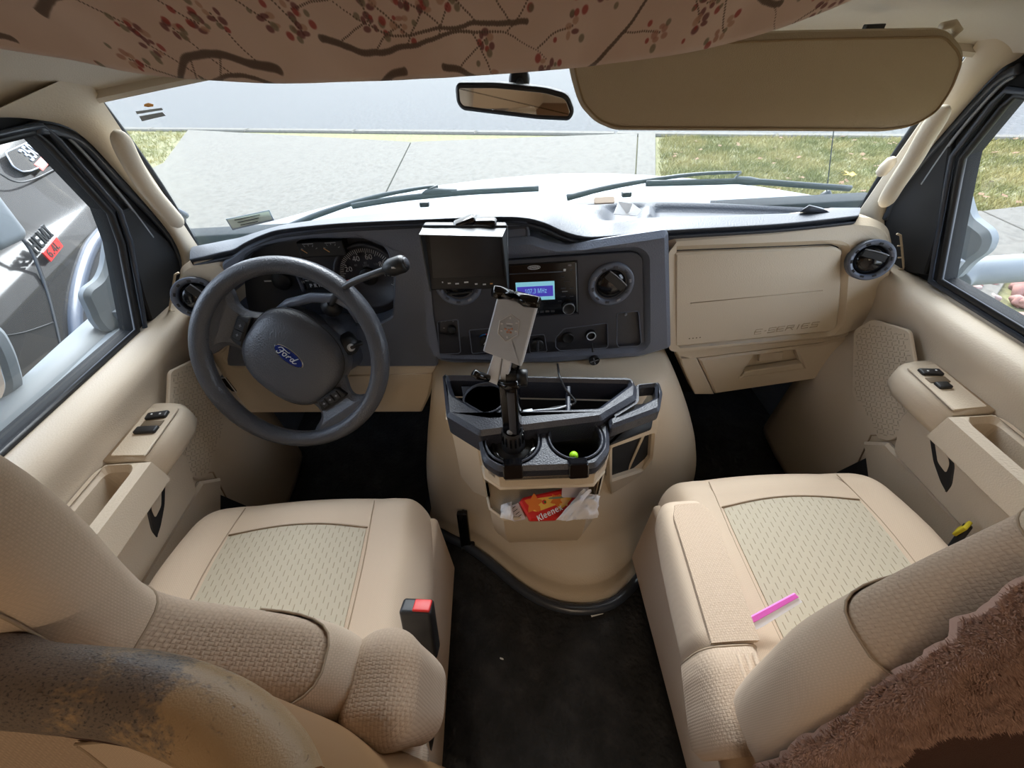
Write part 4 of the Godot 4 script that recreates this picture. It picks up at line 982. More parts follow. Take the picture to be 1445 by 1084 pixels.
# ---------- engine cover and console ----------
func engine_cover():
	var fl = [Vector3(-0.275, 0, -0.86), Vector3(-0.285, 0, -0.70)]
	fl.append_array(py([612, 730, 640, 752, 668, 765, 700, 787, 735, 817, 770, 838, 812, 848, 855, 841, 886, 814, 906, 784, 930, 762], 0.0))
	fl.append_array([Vector3(0.40, 0, -0.52), Vector3(0.45, 0, -0.60), Vector3(0.46, 0, -0.86)])
	var lo = resample(spline(fl, 6), 64)
	var hi = resample(spline([Vector3(-0.262, 0, -0.86), Vector3(-0.26, 0, -0.72), Vector3(-0.225, 0, -0.66), Vector3(-0.10, 0, -0.615), Vector3(0.05, 0, -0.605), Vector3(0.20, 0, -0.615), Vector3(0.30, 0, -0.64), Vector3(0.335, 0, -0.74), Vector3(0.34, 0, -0.86)], 8), 64)
	var rings = []
	for k in 43:
		var t = k / 40.0; var ring = []
		var tt = min(t, 1.0)
		for i in 64:
			var mid = exp(-pow((i - 31.0) / 15.0, 4.0))
			var s = lerp(pow(tt, 2.4), lerp(0.0, 0.07, tt / 0.15) if tt < 0.15 else (lerp(0.07, 0.31, (tt - 0.15) / 0.09) if tt < 0.24 else lerp(0.31, 1.0, (tt - 0.24) / 0.76)), mid)
			var q = lo[i].lerp(hi[i], s)
			if k < 3: q += (lo[i] - Vector3(0.06, 0, -0.7)).normalized() * 0.02 * (1.0 - k * 0.4) * (1.0 if q.z > -0.8 else 0.0)
			q.y = 0.43 * tt
			if k >= 40:
				var e = [0.0, 0.3, 1.0][k - 40]; var c = Vector3(0.03, 0, -0.76)
				q = q.lerp(Vector3(c.x, q.y, c.z), e * 0.08); q.y = 0.43 + 0.018 * sin(e * PI / 2)
			ring.append(q)
		rings.append(ring)
	var t2 = thing("engine_cover", "large beige engine cover rising between the footwells", "engine cover", Vector3(0.06, 0, -0.6))
	part(t2, "body", loft(rings, true, false, true), m.beige)
	# rubber seal on the floor round its nose
	var seal = []
	for i in range(6, 59): seal.append(lo[i] + (lo[i] - Vector3(0.06, 0, -0.7)).normalized() * 0.024 + Vector3(0, 0.012, 0))
	solo("floor_seal", tube(seal, 0.013, 12, false, 1.0), m.rubber, "black rubber seal strip curving round the nose of the engine cover", "rubber seal")
	var clip = thing("cover_latch", "upright black latch clamping the engine cover edge beside the driver seat", "latch", on_y(660, 765, 0.0))
	var lb = on_y(660, 766, 0.0) + Vector3(0, 0, 0.012)
	part(clip, "lever", rbox(Transform3D(Basis(Vector3.RIGHT, -0.35), lb + Vector3(-0.002, 0.065, -0.018)), Vector3(0.014, 0.064, 0.009), 0.004, 2), m.black_gloss)
	part(clip, "foot", rbox(Transform3D(Basis(), lb + Vector3(0.004, 0.010, 0.004)), Vector3(0.018, 0.010, 0.012), 0.004, 2), m.black)
	part(clip, "hook", tube([lb + Vector3(0, 0.10, -0.035), lb + Vector3(0, 0.112, -0.045), lb + Vector3(0, 0.105, -0.06)], 0.006, 8), m.black_gloss)
	console()
func wall_strip(s, plan, y0, y1, th = 0.006):
	for i in plan.size() - 1:
		var a = plan[i]; var b = plan[i + 1]; var n = Vector3(-(b - a).z, 0, (b - a).x).normalized() * th
		var f = func(q, y): return Vector3(q.x, y, q.z)
		var i0 = a - n; var i1 = b - n
		quad(s, f.call(a, y0), f.call(b, y0), f.call(b, y1), f.call(a, y1)); quad(s, f.call(i0, y0), f.call(i0, y1), f.call(i1, y1), f.call(i1, y0))
		quad(s, f.call(a, y1), f.call(b, y1), f.call(i1, y1), f.call(i0, y1)); quad(s, f.call(a, y0), f.call(i0, y0), f.call(i1, y0), f.call(b, y0))
func console():
	var t = thing("console", "beige and dark grey console with cup holders in front of the engine cover", "console", Vector3(0, 0.2, -0.45))
	var d = flat_frame(0.520)
	var cl = loc(d, 723, 622); var cr = loc(d, 812, 617)
	# front deck with two cup wells
	var deck = rounded(pl(d, [674, 596, 850, 585, 860, 598, 861, 634, 842, 658, 703, 663, 681, 648, 673, 612]), 0.010)
	var slots = [pl(d, [713, 641, 734, 640, 737, 664, 709, 664]), pl(d, [802, 636, 825, 634, 829, 661, 800, 663])]
	var h1 = disc2(0.047, 36, cl.x, cl.y); var h2 = disc2(0.047, 36, cr.x, cr.y)
	part(t, "cup_deck", plate(d, deck, 0.034, 0.007, [h1, h2]), m.console_gray)
	for c in [cl, cr]:
		var cf = at2(d, c.x, c.y)
		var w = part(t, "cup_well", lathe(cf, V([0.047, -0.006, 0.0462, -0.012, 0.044, -0.014, 0.042, -0.085, 0.0, -0.085]), 36), m.black_soft, "cup holder well")
		part(w, "well_rim", lathe(cf, V([0.050, 0.0, 0.0485, 0.0025, 0.046, 0.001, 0.0455, -0.010]), 36), m.console_gray)
	for sl in slots:
		var c = Vector2.ZERO
		for q in sl: c += q / 4.0
		var p3 = d * Vector3(c.x, sl[3].y + 0.0, 0.0)
		part(t, "cup_slot", plate(Transform3D(frame(Vector3.ZERO, Vector3(0, 0.45, 1)).basis, p3 + Vector3(0, -0.002, 0.004)), rounded(rect(0.034, 0.03), 0.006), 0.02, 0.002), m.black_gloss)
	# rear organiser bin and the side bin, open topped
	var bf = flat_frame(0.542); var sf = flat_frame(0.530)
	var bin = rounded(pl(bf, [623.5, 526, 893, 532.5, 900, 545, 899, 560, 858, 584, 850, 590, 676, 612, 629, 584]), 0.006)
	var ho = rounded(pl(bf, [633, 533, 887, 537.5, 888, 541, 845, 573, 735, 577, 691, 586, 641, 556]), 0.006)
	part(t, "bin_rim", plate(bf, bin, 0.055, 0.008, [ho]), m.console_gray)
	part(t, "bin_floor", plate(shifted(bf, -0.065), inset(ho, -0.006), 0.006, 0.001), m.black_soft)
	part(t, "bin_divider", plate(shifted(bf, -0.012), pl(bf, [800, 538, 806, 538, 806, 574, 800, 574]), 0.055, 0.002), m.console_gray)
	var cc = loc(bf, 683, 558)
	var cw = part(t, "cup_well", lathe(at2(bf, cc.x, cc.y, -0.004), V([0.043, -0.002, 0.041, 0.0, 0.039, -0.002, 0.037, -0.058, 0, -0.058]), 32), m.console_gray, "cup holder well")
	part(cw, "bin_shelf", plate(shifted(bf, -0.010), pl(bf, [650, 540, 722, 540, 732, 576, 692, 584, 654, 562]), 0.004, 0.001, [disc2(0.040, 30, cc.x, cc.y)]), m.console_gray)
	var sb = rounded(pl(sf, [897, 541, 931, 537, 936, 552, 932, 577, 862, 603, 858, 590, 897, 566]), 0.006)
	var sh = rounded(pl(sf, [903, 545, 925, 543, 926, 559, 900, 573, 870, 586, 898, 566]), 0.004)
	part(t, "side_bin_rim", plate(sf, sb, 0.03, 0.006, [sh]), m.console_gray)
	part(t, "side_bin_floor", plate(shifted(sf, -0.06), inset(sb, 0.004), 0.006, 0.001), m.black_soft)
	# beige body: plan of the front box, opening between two bands
	var plan = []
	for q in inset(pl(d, [673, 600, 673, 612, 681, 648, 703, 663, 842, 658, 861, 634, 861, 598]), 0.0): plan.append(Vector3(q.x, 0, -q.y))
	plan[0].z = -0.53; plan[6].z = -0.53
	var band = plan.duplicate(); band[0] = Vector3(band[0].x, 0, -0.455); band[6] = Vector3(band[6].x, 0, -0.455)
	var body = mb(); wall_strip(body, band, 0.462, 0.496)
	wall_strip(body, plan, 0.29, 0.345)
	wall_strip(body, [plan[0], plan[1], plan[1].lerp(plan[2], 0.55)], 0.345, 0.462); wall_strip(body, [plan[4].lerp(plan[5], 0.82), plan[5], plan[6]], 0.345, 0.462)
	part(t, "front_box", done(body), m.beige)
	# chin closing the bottom of the box
	var rings = []
	for k in [[0.29, 1.0], [0.245, 0.975], [0.210, 0.92], [0.198, 0.8]]:
		var ring = []
		for q in plan: ring.append(Vector3(lerp(-0.012, q.x, k[1]), k[0], lerp(-0.50, q.z, k[1])))
		rings.append(ring)
	part(t, "chin", loft(rings, true, false, true, false), m.beige)
	var fp = PackedVector2Array()
	for q in plan: fp.append(Vector2(q.x, -q.z))
	part(t, "cubby_floor", plate(flat_frame(0.338), inset(fp, 0.003), 0.01, 0.001), m.beige)
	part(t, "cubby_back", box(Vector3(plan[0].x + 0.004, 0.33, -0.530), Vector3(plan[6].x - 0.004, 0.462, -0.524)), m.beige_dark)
	part(t, "opening_lip", tube([plan[1].lerp(plan[2], 0.55) + Vector3(0, 0.345, 0), plan[2] + Vector3(0, 0.345, 0), plan[3] + Vector3(0, 0.345, 0), plan[4] + Vector3(0, 0.345, 0), plan[4].lerp(plan[5], 0.82) + Vector3(0, 0.345, 0)], 0.004, 8), m.beige)
	part(t, "opening_lip", tube([plan[1].lerp(plan[2], 0.55) + Vector3(0, 0.462, 0), plan[2] + Vector3(0, 0.462, 0), plan[3] + Vector3(0, 0.462, 0), plan[4] + Vector3(0, 0.462, 0), plan[4].lerp(plan[5], 0.82) + Vector3(0, 0.462, 0)], 0.004, 8), m.beige)
	# side wings: right with an open pocket, left closed
	var wr = Vector3(0.108, 0, -0.462); var wo = Vector3(0.228, 0, -0.515); var wn = Vector3(-(wo - wr).z, 0, (wo - wr).x).normalized()
	var wf = frame((wr + wo) / 2 + Vector3(0, 0.4, 0), wn)
	var ro = rounded(pl(wf, [861, 606, 932, 579, 930, 605, 921, 660, 912, 690, 895, 702, 861, 714]), 0.008)
	var rh = rounded(pl(wf, [863, 634, 922, 613, 919, 648, 908, 664, 863, 679]), 0.006)
	part(t, "right_wing", plate(wf, ro, 0.02, 0.005, [rh]), m.beige)
	part(t, "wing_side", loft([[wo + Vector3(0, 0.50, 0), wo + Vector3(-0.02, 0.18, -0.01), wo + Vector3(0.0, 0.18, -0.14), wo + Vector3(0.006, 0.49, -0.05)], [wo + Vector3(-0.006, 0.50, 0), wo + Vector3(-0.026, 0.18, -0.01), wo + Vector3(-0.006, 0.18, -0.14), wo + Vector3(0.0, 0.49, -0.05)]], true, true, true, false), m.beige)
	part(t, "pocket_liner", plate(shifted(wf, -0.014), inset(rh, -0.004), 0.004, 0.001), m.black_soft)
	var ll = Vector3(-0.196, 0, -0.500); var li = Vector3(-0.130, 0, -0.452); var ln = Vector3(-(li - ll).z, 0, (li - ll).x).normalized()
	var lf = frame((ll + li) / 2 + Vector3(0, 0.4, 0), ln)
	part(t, "left_wing", plate(lf, rounded(pl(lf, [630, 586, 674, 614, 681, 660, 690, 706, 668, 696, 648, 672]), 0.008), 0.05, 0.006), m.beige)
	part(t, "left_wing", loft([[ll + Vector3(0, 0.51, 0), ll + Vector3(0.02, 0.30, 0.0), ll + Vector3(0.0, 0.22, -0.12), ll + Vector3(-0.01, 0.51, -0.10)], [ll + Vector3(0.01, 0.51, 0), ll + Vector3(0.03, 0.30, 0.0), ll + Vector3(0.01, 0.22, -0.12), ll + Vector3(0.0, 0.51, -0.10)]], true, true, true, false), m.beige)

# ---------- seats ----------
func seats():
	seat(-1.0); seat(1.0)
	worn_chair(); blanket()
func seat(s):
	var who = "driver" if s < 0 else "passenger"
	var t = thing(who + "_seat", "beige cloth " + who + " seat with patterned insert, " + ("armrest folded up beside its backrest" if s < 0 else "armrest lowered along the aisle"), "seat", Vector3(-0.485 if s < 0 else 0.45, 0.0, -0.15), "front seats")
	var xc = -0.482 if s < 0 else 0.452; var hx = 0.258 if s < 0 else 0.246; var zc = -0.178; var hz = 0.266
	var rise = func(x, z):
		var a = abs(x) / hx
		var dz = clamp((-z - 0.10) / 0.16, 0, 1)
		return 0.018 * smoothstep(0.52, 0.72, a) * (1.0 - 0.6 * dz) - 0.012 * dz * dz - 0.02 * smoothstep(0.8, 1.0, a)
	var warp = func(q):
		var k = (q.y + 0.09) / 0.18
		var taper = 1.0 - 0.05 * smoothstep(-0.1, -0.26, q.z) - 0.05 * (1.0 - k)
		return Vector3(q.x * taper, q.y + rise.call(q.x, q.z) * k, q.z + 0.02 * (q.x / hx) * (q.x / hx) * (1.0 if q.z < 0 else 0.0))
	var cf = Transform3D(Basis(), Vector3(xc, 0.30, zc))
	part(t, "cushion", rbox(cf, Vector3(hx, 0.09, hz), 0.062, 6, warp, 14), m.seat_fabric)
	var top = func(x, z): return cf * (warp.call(Vector3(x, 0.09, z)) + Vector3(0, 0.0016, 0))
	part(t, "seat_insert", patch(16, 20, func(u, v):
		var x = lerp(-0.132, 0.132, u); var z = lerp(-0.172 - 0.010 * sin(PI * u), 0.20, v)
		return top.call(x, z) + Vector3(0, 0.0012 * sin(PI * u) + 0.0005, 0), Vector3(0, -0.004, 0)), m.seat_insert)
	for sx in [-1.0, 1.0]:
		var l = []
		for i in 14: var z = lerp(-0.235, 0.2, i / 13.0); l.append(top.call(sx * (0.136 + 0.004 * sin(i * 0.3)), z) - Vector3(0, 0.001, 0))
		part(t, "seam", tube(l, 0.0011, 6), m.seam)
	var fl = []
	for i in 15: var u = i / 14.0; fl.append(top.call(lerp(-0.134, 0.134, u), -0.176 - 0.010 * sin(PI * u)))
	part(t, "seam", tube(fl, 0.0014, 6), m.seam)
	part(t, "seat_base", rbox(Transform3D(Basis(), Vector3(xc, 0.11, zc + 0.02)), Vector3(hx - 0.035, 0.11, hz - 0.04), 0.02, 2), m.black_soft)
	# fabric skirt on the aisle side
	part(t, "skirt", rbox(Transform3D(Basis(), Vector3(xc - s * (hx - 0.020), 0.21, zc + 0.02)), Vector3(0.014, 0.13, hz - 0.035), 0.012, 3), m.seat_fabric)
	# backrest: rings by height, bottle shaped with the head restraint on top
	var sec
	if s < 0: sec = [[0.34, 0.235, -0.075, 0.11], [0.45, 0.232, -0.10, 0.115], [0.56, 0.234, -0.115, 0.11], [0.63, 0.236, -0.118, 0.105], [0.67, 0.234, -0.120, 0.095], [0.70, 0.215, -0.120, 0.085], [0.722, 0.17, -0.122, 0.08], [0.742, 0.125, -0.124, 0.078], [0.765, 0.100, -0.128, 0.076], [0.80, 0.098, -0.134, 0.074], [0.86, 0.108, -0.142, 0.074], [0.92, 0.120, -0.142, 0.072], [0.965, 0.118, -0.136, 0.066], [0.99, 0.10, -0.126, 0.052], [1.0, 0.06, -0.112, 0.03]]
	else: sec = [[0.34, 0.235, -0.055, 0.11], [0.42, 0.25, -0.075, 0.115], [0.52, 0.258, -0.090, 0.11], [0.61, 0.260, -0.100, 0.108], [0.675, 0.254, -0.108, 0.10], [0.715, 0.230, -0.114, 0.092], [0.748, 0.196, -0.122, 0.088], [0.776, 0.158, -0.130, 0.086], [0.800, 0.130, -0.136, 0.082], [0.825, 0.120, -0.144, 0.078], [0.86, 0.128, -0.158, 0.076], [0.92, 0.130, -0.158, 0.072], [0.965, 0.125, -0.150, 0.066], [0.99, 0.105, -0.138, 0.052], [1.0, 0.06, -0.122, 0.03]]
	var bx = -0.442 if s < 0 else 0.42
	var ss = []
	for i in sec.size(): ss.append(Vector4(sec[i][0], sec[i][1], sec[i][2], sec[i][3]))
	ss = spline(ss, 4); var N = 44
	var at = func(q, th, off = 0.0):
		var e = 0.62; var cx = sign(cos(th)) * pow(abs(cos(th)), e); var cz = sign(sin(th)) * pow(abs(sin(th)), e)
		return Vector3(bx + (q.y + off) * cx, q.x + off * 0.5, q.z + q.w / 2.0 + (q.w / 2.0 + off) * cz)
	var rings = []
	for q in ss:
		var ring = []
		for k in N: ring.append(at.call(q, TAU * k / N))
		rings.append(ring)
	if s > 0: back_rings = rings
	var cut = 32
	part(t, "backrest", loft(rings.slice(0, cut + 1), true, true, false), m.seat_coarse)
	part(t, "head_restraint", loft(rings.slice(cut), true, false, true), m.seat_fabric)
	part(t, "seam", tube(rings[cut], 0.0010, 6, true), m.seam)
	# smoother bolster over the aisle side shoulder
	var a0 = (-0.42 if s < 0 else PI - 0.95) ; var a1 = (0.95 if s < 0 else PI + 0.42)
	part(t, "bolster", patch(24, 16, func(u, v):
		var k = lerp(2.0, 20.5, u); var i = int(k); var q = ss[i].lerp(ss[i + 1], k - i)
		return at.call(q, lerp(a0 - 0.6, a1 + 0.55, v), 0.0022)), m.seat_fabric)
	for e in [a0 - 0.6, a1 + 0.55]:
		var l = []
		for i in range(2, 21): l.append(at.call(ss[i], e, 0.0022))
		part(t, "seam", tube(l, 0.0010, 6), m.seam)
	var cap = []
	for i in 17: cap.append(at.call(ss[20].lerp(ss[21], 0.5), lerp(a0 - 0.6, a1 + 0.55, i / 16.0), 0.0022))
	part(t, "seam", tube(cap, 0.0010, 6), m.seam)
	# diagonal seam on the head restraint
	var ds = []
	for i in range(cut, ss.size() - 6): ds.append(at.call(ss[i], (0.55 if s < 0 else PI - 0.55) + 0.02 * (i - cut), 0.0008))
	part(t, "seam", tube(ds, 0.0010, 6), m.seam)
	if s < 0:
		part(t, "armrest", rbox(Transform3D(Basis(Vector3.FORWARD, 0.05), Vector3(-0.198, 0.562, -0.072)), Vector3(0.033, 0.125, 0.044), 0.030, 6, func(q): return q + Vector3(0, 0, 0.008 * sin(q.y * 12.0)), 4), m.seat_coarse, "armrest folded upright")
		var bt = on_y(586, 853, 0.50)
		var bk = thing("belt_buckle", "black seat belt buckle with red button beside the driver armrest", "seat belt buckle", bt + Vector3(0, -0.10, 0))
		var bfx = Transform3D(Basis(Vector3.UP, -0.1) * Basis(Vector3.RIGHT, -0.35), bt + Vector3(0, -0.048, 0.018))
		part(bk, "housing", rbox(bfx, Vector3(0.022, 0.050, 0.012), 0.005, 3), m.black)
		part(bk, "release_button", rbox(bfx * Transform3D(Basis(), Vector3(0.008, 0.049, 0.0)), Vector3(0.012, 0.003, 0.009), 0.002, 2), m.red, "red release button")
		part(bk, "stalk", tube([bfx * Vector3(0, -0.045, 0), bfx * Vector3(0, -0.12, 0), bfx * Vector3(0, -0.20, 0.01), bfx * Vector3(-0.02, -0.30, 0.03)], 0.009, 8), m.black)
	else:
		var ar = []
		for q in [[-0.352, 0.236, 0.022, 0.405, 0.03], [-0.346, 0.236, 0.036, 0.425, 0.07], [-0.325, 0.234, 0.044, 0.442, 0.10], [-0.26, 0.222, 0.044, 0.462, 0.115], [-0.19, 0.208, 0.042, 0.482, 0.12], [-0.13, 0.196, 0.039, 0.500, 0.125], [-0.108, 0.191, 0.0375, 0.506, 0.125]]:
			ar.append(_arm_ring(q))
		var am = part(t, "armrest", loft(ar), m.seat_fabric, "armrest lowered level")
		var hg = []
		for q in [[-0.107, 0.190, 0.039, 0.508, 0.13], [-0.08, 0.184, 0.038, 0.514, 0.14], [-0.05, 0.178, 0.037, 0.518, 0.15], [-0.022, 0.172, 0.036, 0.518, 0.15], [-0.010, 0.170, 0.028, 0.510, 0.12]]: hg.append(_arm_ring(q))
		part(t, "armrest_hinge", loft(hg), m.seat_coarse)
		for dx in [0.004, 0.014, 0.024]: part(t, "pleat", tube([Vector3(0.186 + dx, 0.5095, -0.098), Vector3(0.180 + dx, 0.516, -0.06), Vector3(0.171 + dx, 0.5185, -0.022)], 0.0026, 6), m.seat_coarse)
		part(t, "seam", tube(_arm_ring([-0.1075, 0.1905, 0.0385, 0.5075, 0.128]), 0.0014, 6, true), m.seam)
		var ins = func(u, v):
			var k = lerp(0.06, 0.985, u); var z = lerp(-0.346, -0.108, k); var x = lerp(0.236, 0.191, k); var w = lerp(0.034, 0.030, k) * (1.0 if u > 0.12 else 0.72 + 0.28 * u / 0.12)
			var y = lerp(0.430, 0.506, pow(k, 0.8)) + 0.0045
			return Vector3(x + lerp(-w, w, v) + 0.004, y - 0.003 * pow(abs(v * 2 - 1), 3), z)
		part(am, "armrest_insert", patch(20, 8, ins, Vector3(0, -0.012, 0)), m.seat_coarse)
func _arm_ring(q):
	var ring = []
	for k in 28:
		var th = TAU * k / 28; var cx = sign(cos(th)) * pow(abs(cos(th)), 0.55); var cy = sign(sin(th)) * pow(abs(sin(th)), 0.55)
		ring.append(Vector3(q[1] + q[2] * cx, q[3] - q[4] / 2.0 + q[4] / 2.0 * cy, q[0]))
	return ring
func worn_chair():
	# rounded roll of a worn leather chair back standing behind the driver seat
	var px = [-60, 905, 0, 955, 90, 968, 190, 978, 270, 1004, 330, 1040, 372, 1090, 392, 1140]
	var c = spline(py(px, 0.83), 7); var s = mb(true); var g = []; var n = c.size()
	for i in n:
		var d = (c[min(i + 1, n - 1)] - c[max(i - 1, 0)]).normalized(); var side = d.cross(Vector3.UP).normalized(); var row = []
		for k in 17:
			var th = lerp(-0.55, PI + 0.75, k / 16.0); row.append(c[i] + side * (0.019 * -cos(th)) + Vector3(0, 0.018 * sin(th) - 0.004, 0))
		g.append(row)
	for i in n - 1:
		for k in 16:
			for q in [[i, k], [i + 1, k], [i + 1, k + 1], [i, k], [i + 1, k + 1], [i, k + 1]]: s.set_uv(Vector2(q[0] / float(n - 1), q[1] / 16.0)); s.add_vertex(g[q[0]][q[1]])
	var t = thing("leather_chair", "worn tan leather chair back with greyed cracked patches, behind the driver seat", "chair", c[n / 2] + Vector3(0, -0.8, 0))
	part(t, "top_roll", done(s), m.leather)
	# outer and inner faces hanging from the roll
	for e in [[0, m.leather_plain], [16, m.maroon]]:
		part(t, "back_face" if e[0] == 0 else "inner_face", patch(n - 1, 6, func(u, v):
			var q = g[int(round(u * (n - 1)))][e[0]]; return q + (Vector3(0, -0.22 * v, 0.008 * v) if e[0] == 16 else Vector3(0, -0.78 * v, 0.02 * v)), Vector3(0, 0, 0.004)), e[1])
var back_rings = []
# where the line of sight through a photo pixel meets the passenger backrest, lifted off it by d
func on_back(u, v, d):
	var r = ray(u, v).normalized(); var best = 1e9; var nn = Vector3.UP; var n = back_rings[0].size()
	for i in back_rings.size() - 1:
		for k in n:
			var a = back_rings[i][k]; var b = back_rings[i][(k + 1) % n]; var c = back_rings[i + 1][(k + 1) % n]; var e = back_rings[i + 1][k]
			for t in [[a, b, c], [a, c, e]]:
				var hit = Geometry3D.ray_intersects_triangle(eye, r, t[0], t[1], t[2])
				if hit != null and eye.distance_to(hit) < best: best = eye.distance_to(hit); nn = (t[1] - t[0]).cross(t[2] - t[0]).normalized()
	if best > 1e8: return null
	if nn.dot(r) > 0: nn = -nn
	return eye + r * best + nn * d
func blanket():
	# laid out on the backrest itself: three edges seen in the photo, a coarse net between them, then refined
	var up = [Vector2(1056, 1092), Vector2(1110, 1062), Vector2(1165, 1024), Vector2(1235, 976), Vector2(1310, 924), Vector2(1385, 874), Vector2(1490, 812)]
	var lo = [Vector2(1085, 1140), Vector2(1150, 1082), Vector2(1215, 1050), Vector2(1290, 1016), Vector2(1350, 1000), Vector2(1400, 992), Vector2(1490, 976)]
	var en = [Vector2(1100, 1230), Vector2(1170, 1230), Vector2(1230, 1230), Vector2(1300, 1230), Vector2(1360, 1230), Vector2(1420, 1230), Vector2(1500, 1230)]
	up = resample(spline(up, 6), 19); lo = resample(spline(lo, 6), 19); en = resample(spline(en, 6), 19)
	var net = func(a, b, m2, d):
		var g = []
		for j in m2 + 1:
			var row = []; var last = null
			for i in 19:
				var q = a[i].lerp(b[i], float(j) / m2); var h = on_back(q.x, q.y, d)
				if h == null: h = last + Vector3(0.012, 0, 0) if last != null else on_y(q.x, q.y, 0.6)
				row.append(h); last = h
			g.append(row)
		return g
	var at_net = func(g, u, v):
		var x = clamp(u, 0, 1) * 18; var y = clamp(v, 0, 1) * (g.size() - 1); var i = min(int(x), 17); var j = min(int(y), g.size() - 2)
		return g[j][i].lerp(g[j][i + 1], x - i).lerp(g[j + 1][i].lerp(g[j + 1][i + 1], x - i), y - j)
	var g1 = net.call(up, lo, 6, 0.011); var g2 = net.call(lo, en, 5, 0.007)
	var fn = FastNoiseLite.new(); fn.seed = 6; fn.frequency = 28.0; fn.fractal_octaves = 3
	var f = func(u, v):
		var q = at_net.call(g1, u, v)
		if v < 0.1: q += Vector3(0, -0.3, -0.5) * 0.010 * (1.0 - v / 0.1)
		return q + Vector3(0, 1, 0.5) * 0.008 * fn.get_noise_3d(q.x, q.y, q.z)
	var t = thing("fleece_blanket", "fluffy rosy brown fleece blanket draped over the back of the passenger seat", "blanket", f.call(0.5, 0.5) + Vector3(0, -0.2, 0))
	part(t, "fleece", patch(60, 30, f, Vector3(0, -0.004, -0.003)), m.fleece)
	part(t, "lining", patch(36, 16, func(u, v):
		return at_net.call(g2, u, v) + Vector3(0, 0, 0.003 * sin(u * 26.0) * v), Vector3(0, -0.001, -0.002)), m.carpet_brown, "dark brown underside of the blanket")
	# the pile, as fine curls
	var tu = mb(); var gr = RandomNumberGenerator.new(); gr.seed = 8
	for b in 6:
		var a = gr.randf() * TAU; var d = Vector3(cos(a), 0.8, sin(a)) * 0.0028; var sd = Vector3(-sin(a), 0, cos(a)) * 0.0005
		tri(tu, -sd, sd, d); tri(tu, d - sd * 0.7, d + sd * 0.7, d * 1.3 + Vector3(cos(a) * 0.001, -0.0005, sin(a) * 0.001))
	var mm = MultiMesh.new(); mm.transform_format = MultiMesh.TRANSFORM_3D; mm.mesh = done(tu).commit(); mm.instance_count = 36000
	for i in mm.instance_count:
		var q; var u = gr.randf(); var v = gr.randf_range(0.03, 1.0); var k = u * 60.0; var j = min(int(k), 59)
		q = f.call(u, v)
		mm.set_instance_transform(i, Transform3D(Basis(Vector3(gr.randf_range(-0.3, 0.3), 1, gr.randf_range(-0.3, 0.3)).normalized(), gr.randf() * TAU).scaled(Vector3.ONE * gr.randf_range(0.7, 1.5)), q - t.position))
	var mi = MultiMeshInstance3D.new(); mi.name = "pile"; mi.multimesh = mm; mi.material_override = m.fleece; t.add_child(mi, true); mi.set_meta("kind", "stuff")

# ---------- overhead: sheet, visor, mirror ----------
func overhead():
	var edge = resample(spline(pz([-60, 58, 0, 70, 100, 86, 200, 106, 330, 117, 430, 119, 560, 113, 700, 105, 830, 95, 960, 78, 1080, 48, 1200, 2, 1290, -40], -0.43), 6), 97)
	var fn = FastNoiseLite.new(); fn.seed = 2; fn.frequency = 3.0
	var f = func(u, v):
		var e = edge[int(round(u * 96))]
		var w = Vector3(0, 0.35, 1.0) * 0.006 * fn.get_noise_2d(e.x * 1.5 + v * 0.2, v * 0.6)
		if v < 0.08: var a = (1.0 - v / 0.08); return e + Vector3(0, 0.030 * a * a, -0.035 * a) + w * (1.0 - a)
		var k = (v - 0.08) / 0.92
		return e + Vector3(0, 0.140 * pow(k, 0.9), 0.15 * pow(k, 1.15)) + w
	var s = solo("floral_sheet", patch(96, 40, f, Vector3.ZERO, true, true), m.sheet, "pale pink floral bed sheet hanging from the bunk across the top", "bed sheet")
	# sun visor on the passenger side
	var vf = frame(on_z(1080, 120, -0.655), Vector3(0.0, -0.16, 1.0))
	var o = rounded(pl(vf, [800, 60, 806, 108, 818, 150, 840, 174, 868, 186, 1250, 188, 1288, 182, 1325, 160, 1350, 122, 1365, 82, 1360, 66, 1340, 43, 1130, 47]), 0.012, 5)
	var t = thing("sun_visor", "tan sun visor folded down over the passenger windshield", "sun visor", vf.origin)
	part(t, "panel", plate(vf, o, 0.016, 0.006), m.visor)
	var rim = []
	for q in inset(o, 0.006): rim.append(vf * Vector3(q.x, q.y, 0.0008))
	part(t, "piping", tube(rim, 0.0014, 6, true), m.visor_edge)
	part(t, "pivot_rod", tube(pz([1328, 38, 1345, 34, 1352, 44, 1342, 52], -0.668), 0.005, 10), m.pillar_beige)
	part(t, "clip", rbox(Transform3D(Basis(), on_z(1233, 38, -0.69)), Vector3(0.013, 0.003, 0.004), 0.001, 1), m.black)
	# interior mirror
	var mf = frame(on_z(726, 143, -0.70), Vector3(-0.16, -0.02, 1.0))
	var h = rounded(pl(mf, [642, 124, 646, 117, 700, 117, 770, 124, 802, 133, 811, 158, 804, 171, 760, 169, 700, 162, 652, 156, 644, 146]), 0.010)
	var mt = thing("rear_view_mirror", "black framed rear view mirror hanging at the windshield center", "mirror", mf.origin)
	part(mt, "housing", plate(mf, h, 0.018, 0.003), m.black)
	part(mt, "mirror_glass", plate(shifted(mf, 0.0008), inset(h, 0.006), 0.002, 0.0003), m.mirror)
	var mp = on_z(733, 112, -0.745)
	part(mt, "stem", tube([mf.origin + Vector3(0.004, 0.01, -0.018), mp + Vector3(0, -0.006, 0.01), mp], 0.006, 10), m.black)
	part(mt, "mount", lathe(frame(mp, Vector3(0, 0.1, 1)), V([0.016, -0.010, 0.016, 0.0, 0.012, 0.006, 0, 0.007]), 20), m.black)
